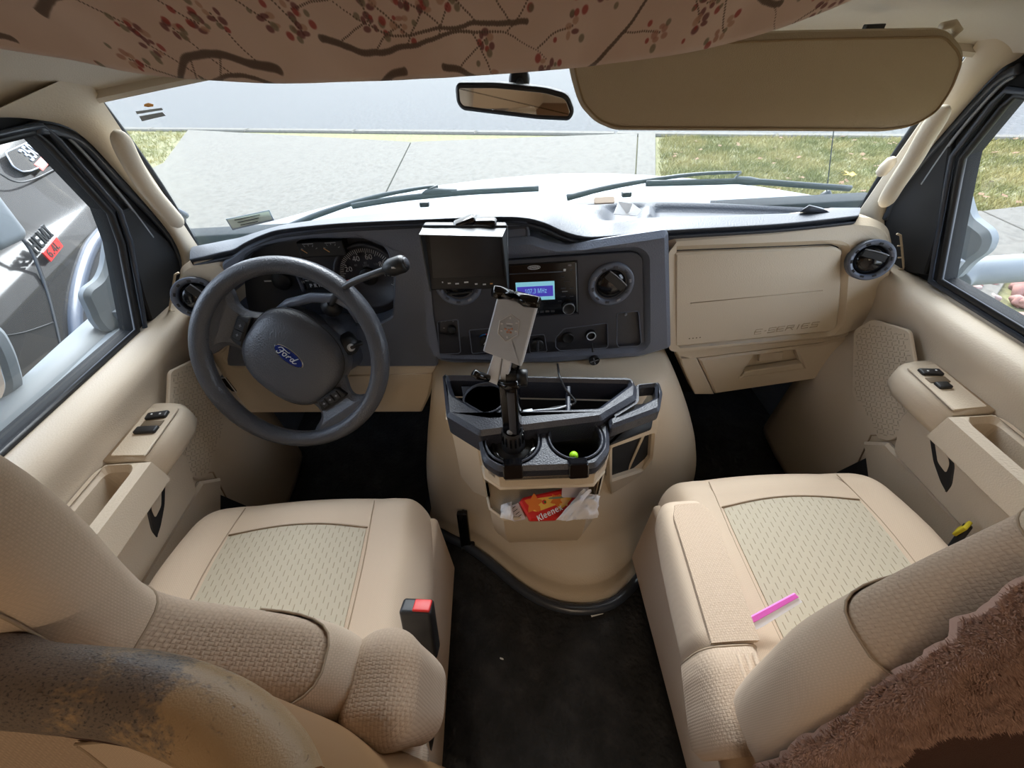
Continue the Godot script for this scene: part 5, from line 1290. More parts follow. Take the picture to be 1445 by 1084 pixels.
# ---------- the pickup parked on the driver side ----------
var TT: Transform3D
func tp(x, y, z): return TT * Vector3(x + 1.9, y, z + 1.7)   # the truck stands askew: its own right side is x = -1.9
func tx(u, v, x):
	var d = ray(u, v); return eye + d * (TT.basis.x.dot(tp(x, 0, -1.7) - eye) / TT.basis.x.dot(d))
func pickup():
	var t = thing("pickup_truck", "dark grey pickup truck parked close beside the driver window", "pickup truck", Vector3(-2.7, G, -1.8))
	var dT = Vector3(-0.342, 0, -0.94); TT = Transform3D(Basis(Vector3(0.94, 0, -0.342), Vector3.UP, -dT), Vector3(-1.86, 0, -1.7))
	var sec = V([-3.7, -0.45, -1.98, -0.45, -1.925, -0.40, -1.90, -0.20, -1.895, 0.20, -1.895, 0.42, -1.905, 0.47, -1.935, 0.505, -1.97, 0.56, -2.015, 0.68, -2.06, 0.78, -2.13, 0.85, -2.25, 0.89, -2.6, 0.92, -3.7, 0.92])
	var rings = []
	for z in [0.9, 0.6, 0.0, -0.6, -1.2, -1.6, -2.0, -2.5, -2.9, -3.15, -3.25]:
		var ring = []
		for q in sec:
			var e = clamp((-2.7 - z) / 0.55, 0, 1); ring.append(tp(q.x - 0.25 * e * e, q.y - 0.12 * e * e * clamp(q.y, 0, 1), z))
		rings.append(ring)
	part(t, "body", loft(rings), m.truck_paint)
	# cabin above the beltline, set back
	part(t, "cabin", loft([[tp(-2.12, 0.86, -0.35), tp(-2.25, 1.5, 0.25), tp(-2.25, 1.5, 0.9), tp(-2.12, 0.86, 0.9)], [tp(-3.6, 0.86, -0.35), tp(-3.4, 1.5, 0.25), tp(-3.4, 1.5, 0.9), tp(-3.6, 0.86, 0.9)]], true, true, true, false), m.black_gloss, "dark tinted cabin windows")
	# panel gaps
	var g1 = [tx(-10, 300, -1.95), tx(12, 318, -1.925), tx(30, 335, -1.898), tx(48, 362, -1.894), tx(66, 410, -1.894), tx(78, 455, -1.894), tx(88, 500, -1.895), tx(100, 560, -1.897)]
	part(t, "door_gap", tube(spline(g1, 6), 0.006, 6), m.black)
	var g2 = [tx(-30, 225, -2.01), tx(0, 245, -1.985), tx(15, 254, -1.98), tx(30, 257, -1.978), tx(50, 252, -1.98), tx(75, 240, -1.985), tx(110, 222, -1.99)]
	part(t, "fender_gap", tube(spline(g2, 6), 0.0035, 6), m.black)
	part(t, "body_crease", tube(spline([tx(-20, 476, -1.894), tx(30, 470, -1.893), tx(75, 455, -1.893)], 4), 0.002, 6), m.black)
	# raised number plate on the upper fender and the engine badge below
	var bf = frame(tx(40, 218, -2.010), TT.basis * Vector3(0.93, 0.37, 0))
	var bo = rounded(pl(bf, [7, 216, 42, 200, 76, 190, 100, 196, 80, 226, 42, 242, 30, 243, 18, 236]), 0.012)
	var badge = part(t, "number_badge", plate(shifted(bf, 0.004), bo, 0.006, 0.002), m.truck_paint)
	part(badge, "badge_edge", tube(Array(bo).map(func(q): return bf * Vector3(q.x, q.y, 0.003)), 0.003, 6, true), m.silver_gray)
	var tf = turned(atp(shifted(bf, 0.006), 44, 213), 0.10)
	words("3500", 0.050, tf, m.silver_gray, badge, "badge_numeral", 0.004, "Droid Sans", true)
	part(badge, "red_bar", plate(at2(tf, -0.005, -0.045, 0.0), rect(0.16, 0.030), 0.003, 0.001), m.red_faded)
	words("HEAVY DUTY", 0.020, at2(tf, -0.005, -0.045, 0.001), m.silver, badge, "badge_word", 0.002, "Droid Sans", true, 0.9)
	var ef = turned(frame(tx(62, 343, -1.893), TT.basis.x), 0.06)
	var eb = part(t, "engine_badge", plate(at2(ef, 0.008, -0.030, 0.004), PackedVector2Array([Vector2(-0.062, -0.019), Vector2(0.066, -0.019), Vector2(0.074, 0.017), Vector2(-0.062, 0.017)]), 0.005, 0.001), m.red)
	words("HEMI", 0.046, at2(ef, -0.004, 0.016, 0.002), m.black, eb, "badge_word", 0.006, "Droid Sans", true, 1.05)
	words("6.4L", 0.028, at2(ef, 0.008, -0.030, 0.0045), m.maroon, eb, "badge_word", 0.002, "Droid Sans", true, 1.3)
	# wheel arch with sky reflection coloured into its lip, tyre and rim
	var wc = tp(-1.89, -0.10, -1.95); var ax = TT.basis.x
	var half = spline([tx(116, 560, -1.89), tx(107, 480, -1.89), tx(105, 440, -1.89), tx(112, 395, -1.89), tx(128, 350, -1.89), tx(150, 322, -1.89)], 6); var arc = half.duplicate()
	for i in range(half.size() - 1, -1, -1):
		var q = TT.affine_inverse() * half[i]; arc.append(TT * Vector3(q.x, q.y, -0.5 - q.z))
	part(t, "arch_lip", tube(arc, 0.024, 10), m.arch_sky_tint)
	var wl = mb()
	for i in arc.size() - 1: tri(wl, wc + ax * 0.010, arc[i] + ax * 0.010, arc[i + 1] + ax * 0.010)
	part(t, "wheel_well", done(wl), m.dark_cavity)
	var wf = frame(wc + TT.basis * Vector3(0.02, -0.18, 0), TT.basis.x)
	var ty = part(t, "tire", lathe(wf, V([0.23, 0.0, 0.26, 0.02, 0.40, 0.015, 0.42, -0.02, 0.42, -0.22]), 48), m.rubber)
	part(ty, "rim", lathe(wf, V([0.235, 0.005, 0.22, -0.01, 0.20, -0.05, 0.08, -0.03, 0.0, -0.02]), 40), m.silver)
	var mf = tx(4, 300, -1.72)
	part(t, "door_mirror", rbox(Transform3D(Basis(Vector3.FORWARD, 0.15), mf + Vector3(-0.03, 0.0, 0.04)), Vector3(0.05, 0.075, 0.06), 0.03, 4), m.rv_white, "pale door mirror")

# ---------- outside parts of the motorhome ----------
func outside_parts():
	# bonnet
	var fe = resample(spline(py([330, 335, 400, 315, 480, 290, 560, 271, 700, 255, 840, 247, 950, 251, 1050, 262, 1150, 280, 1215, 296, 1260, 312], 0.60), 5), 49)
	var hood = func(u, v):
		var a = base_edge(lerp(0.0, 1.0, u)) + Vector3(0, -0.035, -0.03); var b = fe[int(round(u * 48))]
		if v > 0.8: return b + Vector3(0, -0.5 * (v - 0.8) / 0.2, -0.06 * sin((v - 0.8) / 0.2 * PI / 2))
		var k = v / 0.8
		return a.lerp(b, k) + Vector3(0, 0.03 * sin(PI * k) + 0.012 * exp(-pow((u - 0.5) / 0.16, 2)) * sin(PI * k), 0)
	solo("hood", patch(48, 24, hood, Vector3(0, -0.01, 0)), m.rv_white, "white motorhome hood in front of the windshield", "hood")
	var cowl = thing("cowl", "dark plastic cowl strip at the foot of the windshield", "cowl", Vector3(0, 0.66, -1.0))
	part(cowl, "strip", patch(24, 3, func(u, v): return base_edge(u) + Vector3(0, -0.014 - 0.012 * v, -0.006 - 0.05 * v), Vector3(0, -0.006, 0)), m.black_soft)
	# wipers
	for w in [[[497, 291, 560, 281, 650, 272, 700, 269, 760, 266], [392, 328, 440, 306, 520, 280, 590, 266, 618, 263], [600, 271, 645, 270], "driver"], [[912, 259, 1000, 257, 1060, 256, 1130, 261, 1200, 266], [800, 279, 850, 266, 905, 256, 980, 246, 1045, 243], [1035, 254, 1078, 257], "passenger"]]:
		var t = thing("wiper", "black windshield wiper parked on the " + w[3] + " side", "wiper", on_z(w[0][4], w[0][5], -1.0), "windshield wipers")
		part(t, "blade", tube(spline(pz(w[0], -0.995), 4), 0.0055, 8, false, 1.3), m.wiper_gray)
		part(t, "arm", tube(spline(pz(w[1], -1.005), 4), [0.010, 0.010, 0.010, 0.009, 0.009, 0.009, 0.008, 0.008, 0.007, 0.007, 0.006, 0.006, 0.005, 0.005, 0.005, 0.004, 0.004], 8, false, 0.8), m.wiper_gray)
		var jp = pz(w[2], -0.998)
		part(t, "joint", tube([pz([w[1][8], w[1][9]], -1.005)[0], jp[0], jp[0].lerp(jp[1], 0.5), jp[1]], [0.004, 0.010, 0.010, 0.006], 8), m.wiper_gray)
	for q in [[599, 288, "driver"], [884, 274, "passenger"]]:
		var p3 = on_z(q[0], q[1], -1.03)
		solo("washer_nozzle", rbox(Transform3D(Basis(), p3), Vector3(0.012, 0.006, 0.008), 0.003, 2), m.black, "small washer nozzle at the hood edge on the " + q[2] + " side", "nozzle", "washer nozzles")
	var an = thing("antenna", "thin black radio antenna mast beyond the passenger windshield", "antenna", on_z(1167, 275, -1.18))
	part(an, "mast", tube([on_z(1166, 275, -1.18), on_z(1177, 180, -1.18)], 0.0016, 6), m.black)
	part(an, "foot", lathe(frame(on_z(1166, 275, -1.18), Vector3.UP, Vector3.FORWARD), V([0.018, -0.02, 0.016, 0.0, 0.006, 0.012, 0, 0.014]), 16), m.black)
	# door mirrors: bracket, arm, head
	var lm = thing("side_mirror", "white folded side mirror on a thick arm outside the driver window", "side mirror", Vector3(-0.95, 0.6, -0.6))
	var lf = frame(Vector3(-0.91, 0.6, -0.7), Vector3(1, 0, 0.15))
	part(lm, "bracket", plate(lf, rounded(pl(lf, [160, 318, 154, 352, 151, 376, 143, 394, 125, 407, 121, 418, 132, 441, 136, 452, 150, 470, 196, 480, 210, 440]), 0.012), 0.02, 0.008), m.rv_white)
	part(lm, "arm", tube(spline([Vector3(-0.965, 0.598, -0.815), Vector3(-0.955, 0.60, -0.76), Vector3(-0.945, 0.60, -0.66), Vector3(-0.93, 0.597, -0.5), Vector3(-0.925, 0.59, -0.34)], 5), 0.040, 18, false, 1.0), m.rv_white)
	part(lm, "weld_plate", rbox(Transform3D(Basis(), on_x(181, 452, -0.90)), Vector3(0.008, 0.03, 0.014), 0.003, 2), m.silver_gray)
	var hf = frame(Vector3(-0.93, 0.62, -0.50), Vector3(0.75, 0.25, 0.6))
	var ho = rounded(pl(hf, [-130, 420, 0, 462, 21, 500, 33, 543, 29, 562, 0, 606, -50, 650, -170, 600]), 0.02)
	part(lm, "head", plate(hf, ho, 0.05, 0.010), m.rv_white)
	part(lm, "mirror_glass", plate(shifted(hf, 0.0008), inset(ho, 0.018), 0.003, 0.001), m.mirror)
	var rm = thing("side_mirror", "white side mirror arm reaching out beyond the passenger window", "side mirror", Vector3(1.0, 0.6, -0.75))
	var rf = frame(Vector3(0.93, 0.62, -0.8), Vector3(-1, 0, 0.25))
	part(rm, "bracket", plate(rf, rounded(pl(rf, [1350, 240, 1356, 270, 1367, 308, 1392, 327, 1396, 340, 1389, 357, 1366, 372, 1346, 395, 1320, 395, 1325, 250]), 0.010), 0.03, 0.010), m.rv_white)
	part(rm, "arm", tube(spline([on_z(1344, 396, -0.77), on_z(1358, 386, -0.78), on_z(1390, 382, -0.78), on_z(1445, 378, -0.78), on_z(1540, 372, -0.78)], 5), 0.032, 18), m.rv_white)
	part(rm, "weld_plate", rbox(Transform3D(Basis(), on_x(1338, 382, 0.92)), Vector3(0.006, 0.03, 0.014), 0.003, 2), m.silver_gray)
	part(rm, "head", rbox(Transform3D(Basis(), on_z(1700, 360, -0.78)), Vector3(0.11, 0.16, 0.05), 0.04, 4), m.rv_white)

# ---------- steering wheel and column ----------
func steering():
	var n = Vector3(0, sin(deg_to_rad(28.0)), cos(deg_to_rad(28.0)))
	var wf = frame(on_z(411, 504, -0.62), n)
	var w = thing("steering_wheel", "black steering wheel turned to the right, blue oval emblem on its hub", "steering wheel", wf.origin)
	var rim = []
	for i in 72: var a = TAU * i / 72; rim.append(wf * Vector3(cos(a) * 0.179, sin(a) * 0.179, 0))
	var rr = []
	for i in 72: rr.append(0.0178 + 0.0012 * sin(TAU * i / 72 * 2 + 1.0))
	part(w, "rim", tube(rim, rr, 18, true), m.wheel_black)
	var t = turned(wf, deg_to_rad(-45.0))
	# two broad spokes
	for k in [[195.0, 1.0], [-15.0, -1.0]]:
		var o = []
		for q in [[0.178, 27.0], [0.160, 24.5], [0.143, 19.0], [0.125, 19.0], [0.10, 30.0], [0.075, 50.0]]: o.append(Vector2.from_angle(deg_to_rad(k[0] + q[1])) * q[0])
		for q in [[0.075, -50.0], [0.10, -30.0], [0.125, -19.0], [0.143, -19.0], [0.160, -24.5], [0.178, -27.0]]: o.append(Vector2.from_angle(deg_to_rad(k[0] + q[1])) * q[0])
		o = PackedVector2Array(spline(o, 4))
		var sp = part(w, "spoke", plate(shifted(t, 0.002), o, 0.022, 0.009, [], func(q): return -0.022 * (1.0 - smoothstep(0.10, 0.175, q.length()))), m.wheel_black)
		var bc = Vector2.from_angle(deg_to_rad(k[0] - 2.0 * k[1])) * 0.112
		var bf = turned(at2(t, bc.x, bc.y, -0.006), deg_to_rad(k[0] - 90.0) if k[1] > 0 else deg_to_rad(k[0] + 90.0))
		var pod = part(sp, "button_pod", plate(bf, rounded(PackedVector2Array([Vector2(-0.034, -0.013), Vector2(0.034, -0.013), Vector2(0.026, 0.012), Vector2(-0.026, 0.012)]), 0.005), 0.012, 0.002), m.black)
		var nb = 2 if k[1] > 0 else 3
		for i in nb:
			var x = lerp(-0.021, 0.021, (i + 0.5) / nb) * (1.15 if nb == 3 else 1.0)
			part(sp, "button", plate(at2(bf, x, -0.001, 0.003), rounded(rect(0.049 / nb - 0.003, 0.018), 0.003), 0.004, 0.0015), m.black)
			part(sp, "button_mark", plate(at2(bf, x, -0.001, 0.0036), rect(0.006, 0.0016), 0.0006, 0.0001), m.gray_print)
			part(sp, "button_mark", plate(at2(bf, x, -0.001, 0.0036), rect(0.0016, 0.005), 0.0006, 0.0001), m.gray_print)
	# hub pad
	var rings = []
	for q in [[1.0, -0.060], [1.0, -0.030], [0.985, -0.018], [0.94, -0.008], [0.86, -0.002], [0.70, 0.003], [0.45, 0.006], [0.2, 0.0072]]:
		var ring = []
		for k in 48:
			var a = TAU * k / 48; var e = 0.72; var c = sign(cos(a)) * pow(abs(cos(a)), e); var s = sign(sin(a)) * pow(abs(sin(a)), e)
			ring.append(t * Vector3(0.101 * c * q[0], (0.094 * s - 0.008) * q[0] * (1.0 - 0.10 * c * c), q[1]))
		rings.append(ring)
	var hub = part(w, "airbag_pad", loft(rings), m.wheel_black)
	part(w, "pad_seam", tube(rings[2], 0.0013, 6, true), m.black)
	var ef = turned(atp(shifted(t, 0.0078), 407, 503), 0.0)
	part(w, "emblem_border", plate(ef, disc2(0.0335, 40, 0, 0, 0.0145), 0.004, 0.0012), m.chrome)
	var em = part(w, "emblem", plate(shifted(ef, 0.0008), disc2(0.0312, 40, 0, 0, 0.0122), 0.003, 0.0008), m.emblem_blue, "blue oval emblem")
	var sc = func(l):
		var o = []
		for i in range(0, l.size(), 2): o.append(Vector2(l[i] * 0.0105, l[i + 1] * 0.0105))
		return spline(o, 4)
	strokes(shifted(ef, 0.0012), [sc.call([-2.3, 0.25, -1.9, 0.72, -1.2, 0.66, -0.4, 0.62, -0.1, 0.78]), sc.call([-1.25, 0.66, -1.5, -0.1, -1.75, -0.62, -2.15, -0.68, -2.2, -0.4]), sc.call([-1.9, 0.05, -1.45, 0.12, -1.1, 0.16]),
		sc.call([-0.55, 0.22, -0.95, 0.12, -1.0, -0.42, -0.62, -0.45, -0.4, -0.02, -0.62, 0.2, -0.3, 0.14]), sc.call([-0.15, -0.5, 0.0, 0.15, 0.05, -0.1, 0.35, 0.2, 0.55, 0.1]),
		sc.call([1.25, 0.12, 0.85, 0.15, 0.68, -0.3, 0.9, -0.5, 1.2, -0.1, 1.75, 0.85]), sc.call([1.5, 0.45, 1.2, -0.35, 1.5, -0.5, 1.95, -0.15])], 0.0010, w, "emblem_script", m.silver)
	words("AIRBAG", 0.008, at2(t, -0.002, -0.040, 0.0048), m.wheel_black, w, "airbag_lettering", 0.0012)
	part(w, "rim_screw", lathe(atp(shifted(wf, 0.012), 318, 397), V([0.003, 0, 0.002, 0.002, 0, 0.002]), 10), m.silver_gray)
	# column shroud, shift lever, ignition
	var c = thing("steering_column", "dark grey steering column shroud with shift lever and ignition", "steering column", wf.origin - n * 0.15)
	var cf = Transform3D(wf.basis, wf.origin - n * 0.115 + Vector3(0.012, 0.005, 0))
	part(c, "shroud", rbox(cf, Vector3(0.078, 0.066, 0.075), 0.035, 5, func(q): return Vector3(q.x * (1.0 + 0.5 * q.z), q.y, q.z)), m.panel_gray)
	part(c, "shroud_cuff", tube([on_z(386, 447, -0.70), on_z(408, 428, -0.70), on_z(440, 420, -0.70), on_z(475, 421, -0.70), on_z(495, 432, -0.70), on_z(508, 452, -0.70)], 0.010, 10), m.gray_plastic)
	part(c, "lever", tube(spline([on_z(466, 432, -0.70), on_z(472, 420, -0.69), on_z(482, 408, -0.675), on_z(500, 397, -0.665), on_z(530, 386, -0.655), on_z(552, 378, -0.65)], 4), 0.0065, 10), m.black_lever)
	part(c, "lever_boot", lathe(frame(on_z(468, 430, -0.70), Vector3(0.3, 0.6, 0.5)), V([0.022, -0.012, 0.020, 0.0, 0.012, 0.008, 0.008, 0.012]), 18), m.black)
	var ka = on_z(545, 380, -0.65); var kb = on_z(575, 370, -0.645); var kd = (kb - ka).normalized()
	var kn = part(c, "lever_knob", lathe(frame(ka, kd), V([0.007, -0.004, 0.012, 0.002, 0.0155, 0.012, 0.0155, 0.034, 0.013, 0.040, 0.0, 0.0405]), 24), m.black)
	part(kn, "knob_button", lathe(frame(ka + kd * 0.0405, kd), V([0.0095, -0.001, 0.0095, 0.002, 0.007, 0.0035, 0, 0.0035]), 20), m.panel_gray)
	part(kn, "knob_mark", plate(frame(ka + kd * 0.022 + Vector3(-0.002, 0.004, 0.0150), Vector3(-0.1, 0.25, 1)), rect(0.008, 0.003), 0.0012, 0.0002), m.white_print)
	var ig = frame(on_z(493, 488, -0.665), Vector3(0.55, 0.25, 0.8))
	part(c, "ignition", lathe(ig, V([0.024, -0.04, 0.022, 0.0, 0.018, 0.008, 0.010, 0.012, 0.0, 0.012]), 24), m.black)
	part(c, "ignition_face", lathe(shifted(ig, 0.012), V([0.008, 0, 0.008, 0.004, 0.0, 0.004]), 18), m.silver)
	part(c, "ignition_grip", rbox(Transform3D(ig.basis, ig * Vector3(0.012, 0, 0.010)), Vector3(0.014, 0.004, 0.008), 0.003, 2), m.black)

# ---------- monitor, radio, phone mount ----------
func electronics():
	var f0 = frame(on_z(660, 365, -0.672), Vector3(0.03, 0.10, 1)); var f1 = shifted(f0, 0.030)
	var t = thing("monitor", "small black monitor with sunshade clipped to the dashboard, screen off", "monitor", f0.origin)
	part(t, "housing", plate(f0, rounded(pl(f0, [596, 319, 716, 319, 718, 408, 607, 410]), 0.005), 0.022, 0.003), m.black)
	part(t, "screen", plate(shifted(f0, 0.0012), pl(f0, [606, 330, 706, 332, 711, 391, 611, 392]), 0.002, 0.0004), m.screen)
	var A = func(u, v): return on_f(f0, u, v)
	var B = func(u, v): return on_f(f1, u, v)
	var sh = mb()
	var top0 = A.call(597, 320); var top1 = A.call(715, 320); var ft0 = B.call(591, 331); var ft1 = B.call(709, 334); var bl = A.call(607, 409); var br = A.call(717, 408); var fb0 = B.call(608, 402) ; var fb1 = B.call(716, 403)
	fb0 = bl + (f0.basis.z * 0.008); fb1 = br + f0.basis.z * 0.008
	var k = Vector3(0, -0.002, 0)
	for q in [[top0, top1, ft1, ft0, k], [top0, ft0, fb0, bl, Vector3(0.002, 0, 0)], [top1, br, fb1, ft1, Vector3(-0.002, 0, 0)]]:
		quad(sh, q[0], q[1], q[2], q[3]); quad(sh, q[0] + q[4], q[3] + q[4], q[2] + q[4], q[1] + q[4])
		quad(sh, q[3], q[2], q[2] + q[4], q[3] + q[4]); quad(sh, q[1], q[1] + q[4], q[2] + q[4], q[2])
	part(t, "sunshade", done(sh), m.shade_gray)
	part(t, "shade_edge", tube([top0 + Vector3(0, 0.001, 0), top1 + Vector3(0, 0.001, 0), br], 0.0022, 6), m.shade_gray)
	for q in [[624.5, 398.5, 0.0022], [634, 400, 0.006], [645, 400.5, 0.007], [658, 398.5, 0.008], [672, 401, 0.005], [683.5, 401.5, 0.006]]: part(t, "button_mark", plate(atp(shifted(f0, 0.0008), q[0], q[1]), rect(q[2], 0.0026), 0.0006, 0.0001), m.white_print)
	part(t, "button_mark", plate(atp(shifted(f0, 0.0008), 693.5, 400.5), rect(0.005, 0.0024), 0.0006, 0.0001), m.orange_print)
	var mp = on_z(672, 326, -0.69)
	part(t, "clamp", rbox(Transform3D(Basis(Vector3.UP, 0.2), on_z(655, 315, -0.69)), Vector3(0.019, 0.008, 0.012), 0.005, 2, func(q): return q + Vector3(0, q.x * 0.25, 0)), m.black_gloss)
	part(t, "clamp", rbox(Transform3D(Basis(Vector3.UP, -0.1), on_z(685, 315, -0.69)), Vector3(0.020, 0.008, 0.012), 0.006, 3), m.black_gloss)
	part(t, "clamp_bolt", tube([on_z(648, 315, -0.69), on_z(700, 316, -0.69)], 0.004, 8), m.silver_gray)
	part(t, "arm", tube([mp, mp + Vector3(0.0, -0.006, -0.04), mp + Vector3(0, -0.012, -0.085)], 0.010, 10), m.black)
	# radio
	var rf = shifted(PF, 0.013)
	var r = thing("car_radio", "black car radio with a lit purple and cyan display", "radio", rf * Vector3(0.03, 0.03, 0))
	part(r, "faceplate", plate(rf, rounded(pl(rf, [712, 374.5, 813.5, 368.5, 815.5, 442.5, 714, 448.5]), 0.003), 0.04, 0.002), m.black_gloss)
	part(r, "display", plate(shifted(rf, 0.001), pl(rf, [727.4, 399, 782.2, 396.5, 783, 422.3, 729, 424.8]), 0.002, 0.0004), m.lcd_cyan)
	part(r, "display_field", plate(shifted(rf, 0.0016), pl(rf, [729.5, 405, 780, 402.5, 780.6, 417.3, 730, 419.6]), 0.001, 0.0002), m.lcd)
	var an = (loc(rf, 813, 368.5) - loc(rf, 712, 374.5)).angle()
	words("107.3 MHz", 0.0105, turned(atp(shifted(rf, 0.0022), 756, 411), an), m.lcd_cyan, r, "station_lettering", 0.0004, "Droid Sans", false, 0.72)
	part(r, "disc_slot", tube([on_f(shifted(rf, 0.0004), 719, 387), on_f(shifted(rf, 0.0004), 794, 383.3)], 0.0012, 6), m.panel_gray)
	var lf = turned(atp(shifted(rf, 0.0008), 753.6, 377.6), an)
	var ov = []
	for q in disc2(0.0128, 28, 0, 0, 0.0040): ov.append(lf * Vector3(q.x, q.y, 0))
	part(r, "maker_oval", tube(ov, 0.0006, 6, true), m.white_print)
	words("JENSEN", 0.0042, lf, m.white_print, r, "maker_lettering", 0.0004, "Droid Sans", true)
	var kf = atp(rf, 801.7, 433)
	part(r, "volume_knob", lathe(kf, V([0.0138, 0.0, 0.0138, 0.010, 0.0125, 0.0125, 0.0115, 0.0115, 0.0, 0.011]), 30), m.black)
	part(r, "knob_ring", lathe(shifted(kf, 0.0115), V([0.0138, -0.0015, 0.0132, 0.001, 0.0122, 0.001, 0.0120, -0.001]), 30), m.silver_gray)
	part(r, "eject_button", plate(atp(shifted(rf, 0.0008), 796.8, 381.4), rect(0.005, 0.005), 0.001, 0.0003), m.white_print)
	words("HD", 0.004, turned(atp(shifted(rf, 0.0006), 804, 374.5), an), m.gray_print, r, "radio_lettering", 0.0003, "Droid Sans", true)
	for q in [[806, 381, 0.003, 0.004], [794, 391, 0.009, 0.0018], [797, 411.5, 0.012, 0.0018], [800, 397, 0.014, 0.0012], [795, 407, 0.010, 0.0022], [806.5, 407, 0.008, 0.0022], [795, 418.5, 0.010, 0.0022], [806.5, 418.5, 0.008, 0.0022], [790, 425, 0.008, 0.0024]]: part(r, "key", plate(turned(atp(shifted(rf, 0.0008), q[0], q[1]), an), rect(q[2], q[3]), 0.001, 0.0003), m.gray_print if q[0] == 797 else m.panel_gray)
	for i in 6: part(r, "preset_key", plate(turned(atp(shifted(rf, 0.0008), 742 + i * 7.6, 441.5 - i * 0.45), an), rounded(rect(0.0088, 0.0052), 0.001), 0.002, 0.0005), m.panel_gray)
	part(r, "side_edge", tube([on_f(rf, 812.5, 371), on_f(rf, 814.5, 440)], 0.0012, 6), m.silver_gray)
	phone_mount()
func phone_mount():
	var bp = on_y(724, 622, 0.52)
	var t = thing("phone_mount", "black and silver telescopic phone holder standing in the left cup holder", "phone holder", Vector3(bp.x, 0.44, bp.z))
	var uf = frame(Vector3(bp.x, 0.0, bp.z), Vector3.UP, Vector3.FORWARD)
	part(t, "base", lathe(uf, V([0.0, 0.437, 0.036, 0.437, 0.038, 0.445, 0.038, 0.50, 0.034, 0.506, 0.022, 0.508]), 32), m.black)
	part(t, "base_ring", lathe(uf, V([0.041, 0.498, 0.042, 0.505, 0.039, 0.510, 0.034, 0.508]), 32), m.black_gloss)
	for i in 3: var a = TAU * i / 3 + 0.5; part(t, "base_pad", rbox(Transform3D(Basis(Vector3.UP, -a), Vector3(bp.x + cos(a) * 0.037, 0.49, bp.z + sin(a) * 0.037)), Vector3(0.004, 0.02, 0.012), 0.002, 2), m.black_gloss)
	var col = part(t, "collar", lathe(uf, V([0.022, 0.506, 0.0215, 0.516, 0.0185, 0.520, 0.0185, 0.548, 0.016, 0.552]), 28), m.black)
	for i in 14: var a = TAU * i / 14; part(col, "collar_rib", rbox(Transform3D(Basis(Vector3.UP, -a), Vector3(bp.x + cos(a) * 0.0188, 0.534, bp.z + sin(a) * 0.0188)), Vector3(0.0014, 0.012, 0.0018), 0.0008, 1), m.black_gloss)
	# square post up to the tilting head
	var tp = on_z(719, 540, bp.z - 0.004)
	var pd = (tp - Vector3(bp.x, 0.545, bp.z)); var pf = frame(Vector3(bp.x, 0.545, bp.z) + pd / 2, Vector3(-0.25, 0, 1), pd)
	part(t, "post", rbox(pf, Vector3(0.0145, pd.length() / 2 + 0.006, 0.0125), 0.003, 2), m.black_gloss)
	part(t, "post_rail", rbox(Transform3D(pf.basis, pf * Vector3(0.004, 0, 0.0128)), Vector3(0.006, pd.length() / 2 - 0.008, 0.001), 0.0008, 1), m.panel_gray)
	for y in [-0.40]: part(t, "post_bolt", lathe(Transform3D(pf.basis, pf * Vector3(-0.002, pd.length() * y, 0.0125)), V([0.0055, 0, 0.005, 0.002, 0, 0.0025]), 14), m.silver_gray)
	# head: spine, front plate, clamps
	var hf = frame(on_z(718, 466, bp.z + 0.012), Vector3(-0.30, 0.16, 1))
	var fp = rounded(pl(hf, [702, 416.5, 758.5, 431, 735.5, 518.5, 681, 496.5]), 0.0025)
	var pl_ = part(t, "front_plate", plate(hf, fp, 0.014, 0.002), m.silver)
	part(pl_, "grip_face", plate(shifted(hf, 0.0007), inset(fp, 0.0028), 0.001, 0.0002), m.mesh_gray)
	var hx = pl(hf, [721.5, 443.5, 733, 452, 730.5, 472, 714, 481.5, 703, 470, 705.5, 452])
	var hl = []
	for q in hx: hl.append(hf * Vector3(q.x, q.y, 0.0009))
	part(pl_, "hexagon_line", tube(hl, 0.0008, 6, true), m.white_print)
	part(pl_, "hexagon_field", plate(shifted(hf, 0.0009), inset(hx, 0.001), 0.0008, 0.0001), m.mesh_dark)
	for q in [[720, 449, 0.002, 0.003], [729, 456, 0.003, 0.002], [708, 457, 0.003, 0.002], [728, 468, 0.003, 0.002], [707.5, 467, 0.003, 0.002], [715.5, 476, 0.002, 0.003]]: part(pl_, "hexagon_mark", plate(atp(shifted(hf, 0.0014), q[0], q[1]), rect(q[2], q[3]), 0.0005, 0.0001), m.white_print)
	part(pl_, "hexagon_mark", plate(atp(shifted(hf, 0.0014), 719, 457), rect(0.009, 0.0014), 0.0005, 0.0001), m.white_print)
	part(pl_, "hexagon_mark", plate(atp(shifted(hf, 0.0014), 718.5, 460.5), rect(0.007, 0.0014), 0.0005, 0.0001), m.gray_print)
	for q in [[713, 464.5], [718, 466], [722, 464.5], [716, 469], [720.5, 469.5]]: part(pl_, "hexagon_mark", plate(atp(shifted(hf, 0.0014), q[0], q[1]), rounded(rect(0.0032, 0.0028), 0.001), 0.0005, 0.0001), m.mark_orange)
	var bk = shifted(hf, -0.004)
	part(t, "slide_rail", plate(bk, pl(bk, [696, 499, 708, 503, 703, 545, 684, 537]), 0.010, 0.0015), m.silver)
	part(t, "slide_rail", plate(bk, pl(bk, [709, 503.5, 722, 507, 714, 548, 704, 545]), 0.010, 0.0015), m.silver)
	part(t, "spine", plate(shifted(hf, -0.014), pl(hf, [704, 440, 748, 452, 727, 535, 700, 526]), 0.016, 0.003), m.black_gloss)
	part(t, "lower_jaw", tube([on_f(shifted(hf, 0.012), 668, 526), on_f(shifted(hf, 0.010), 674, 530), on_f(shifted(hf, 0.0), 690, 534)], [0.006, 0.0065, 0.005], 10), m.black_gloss)
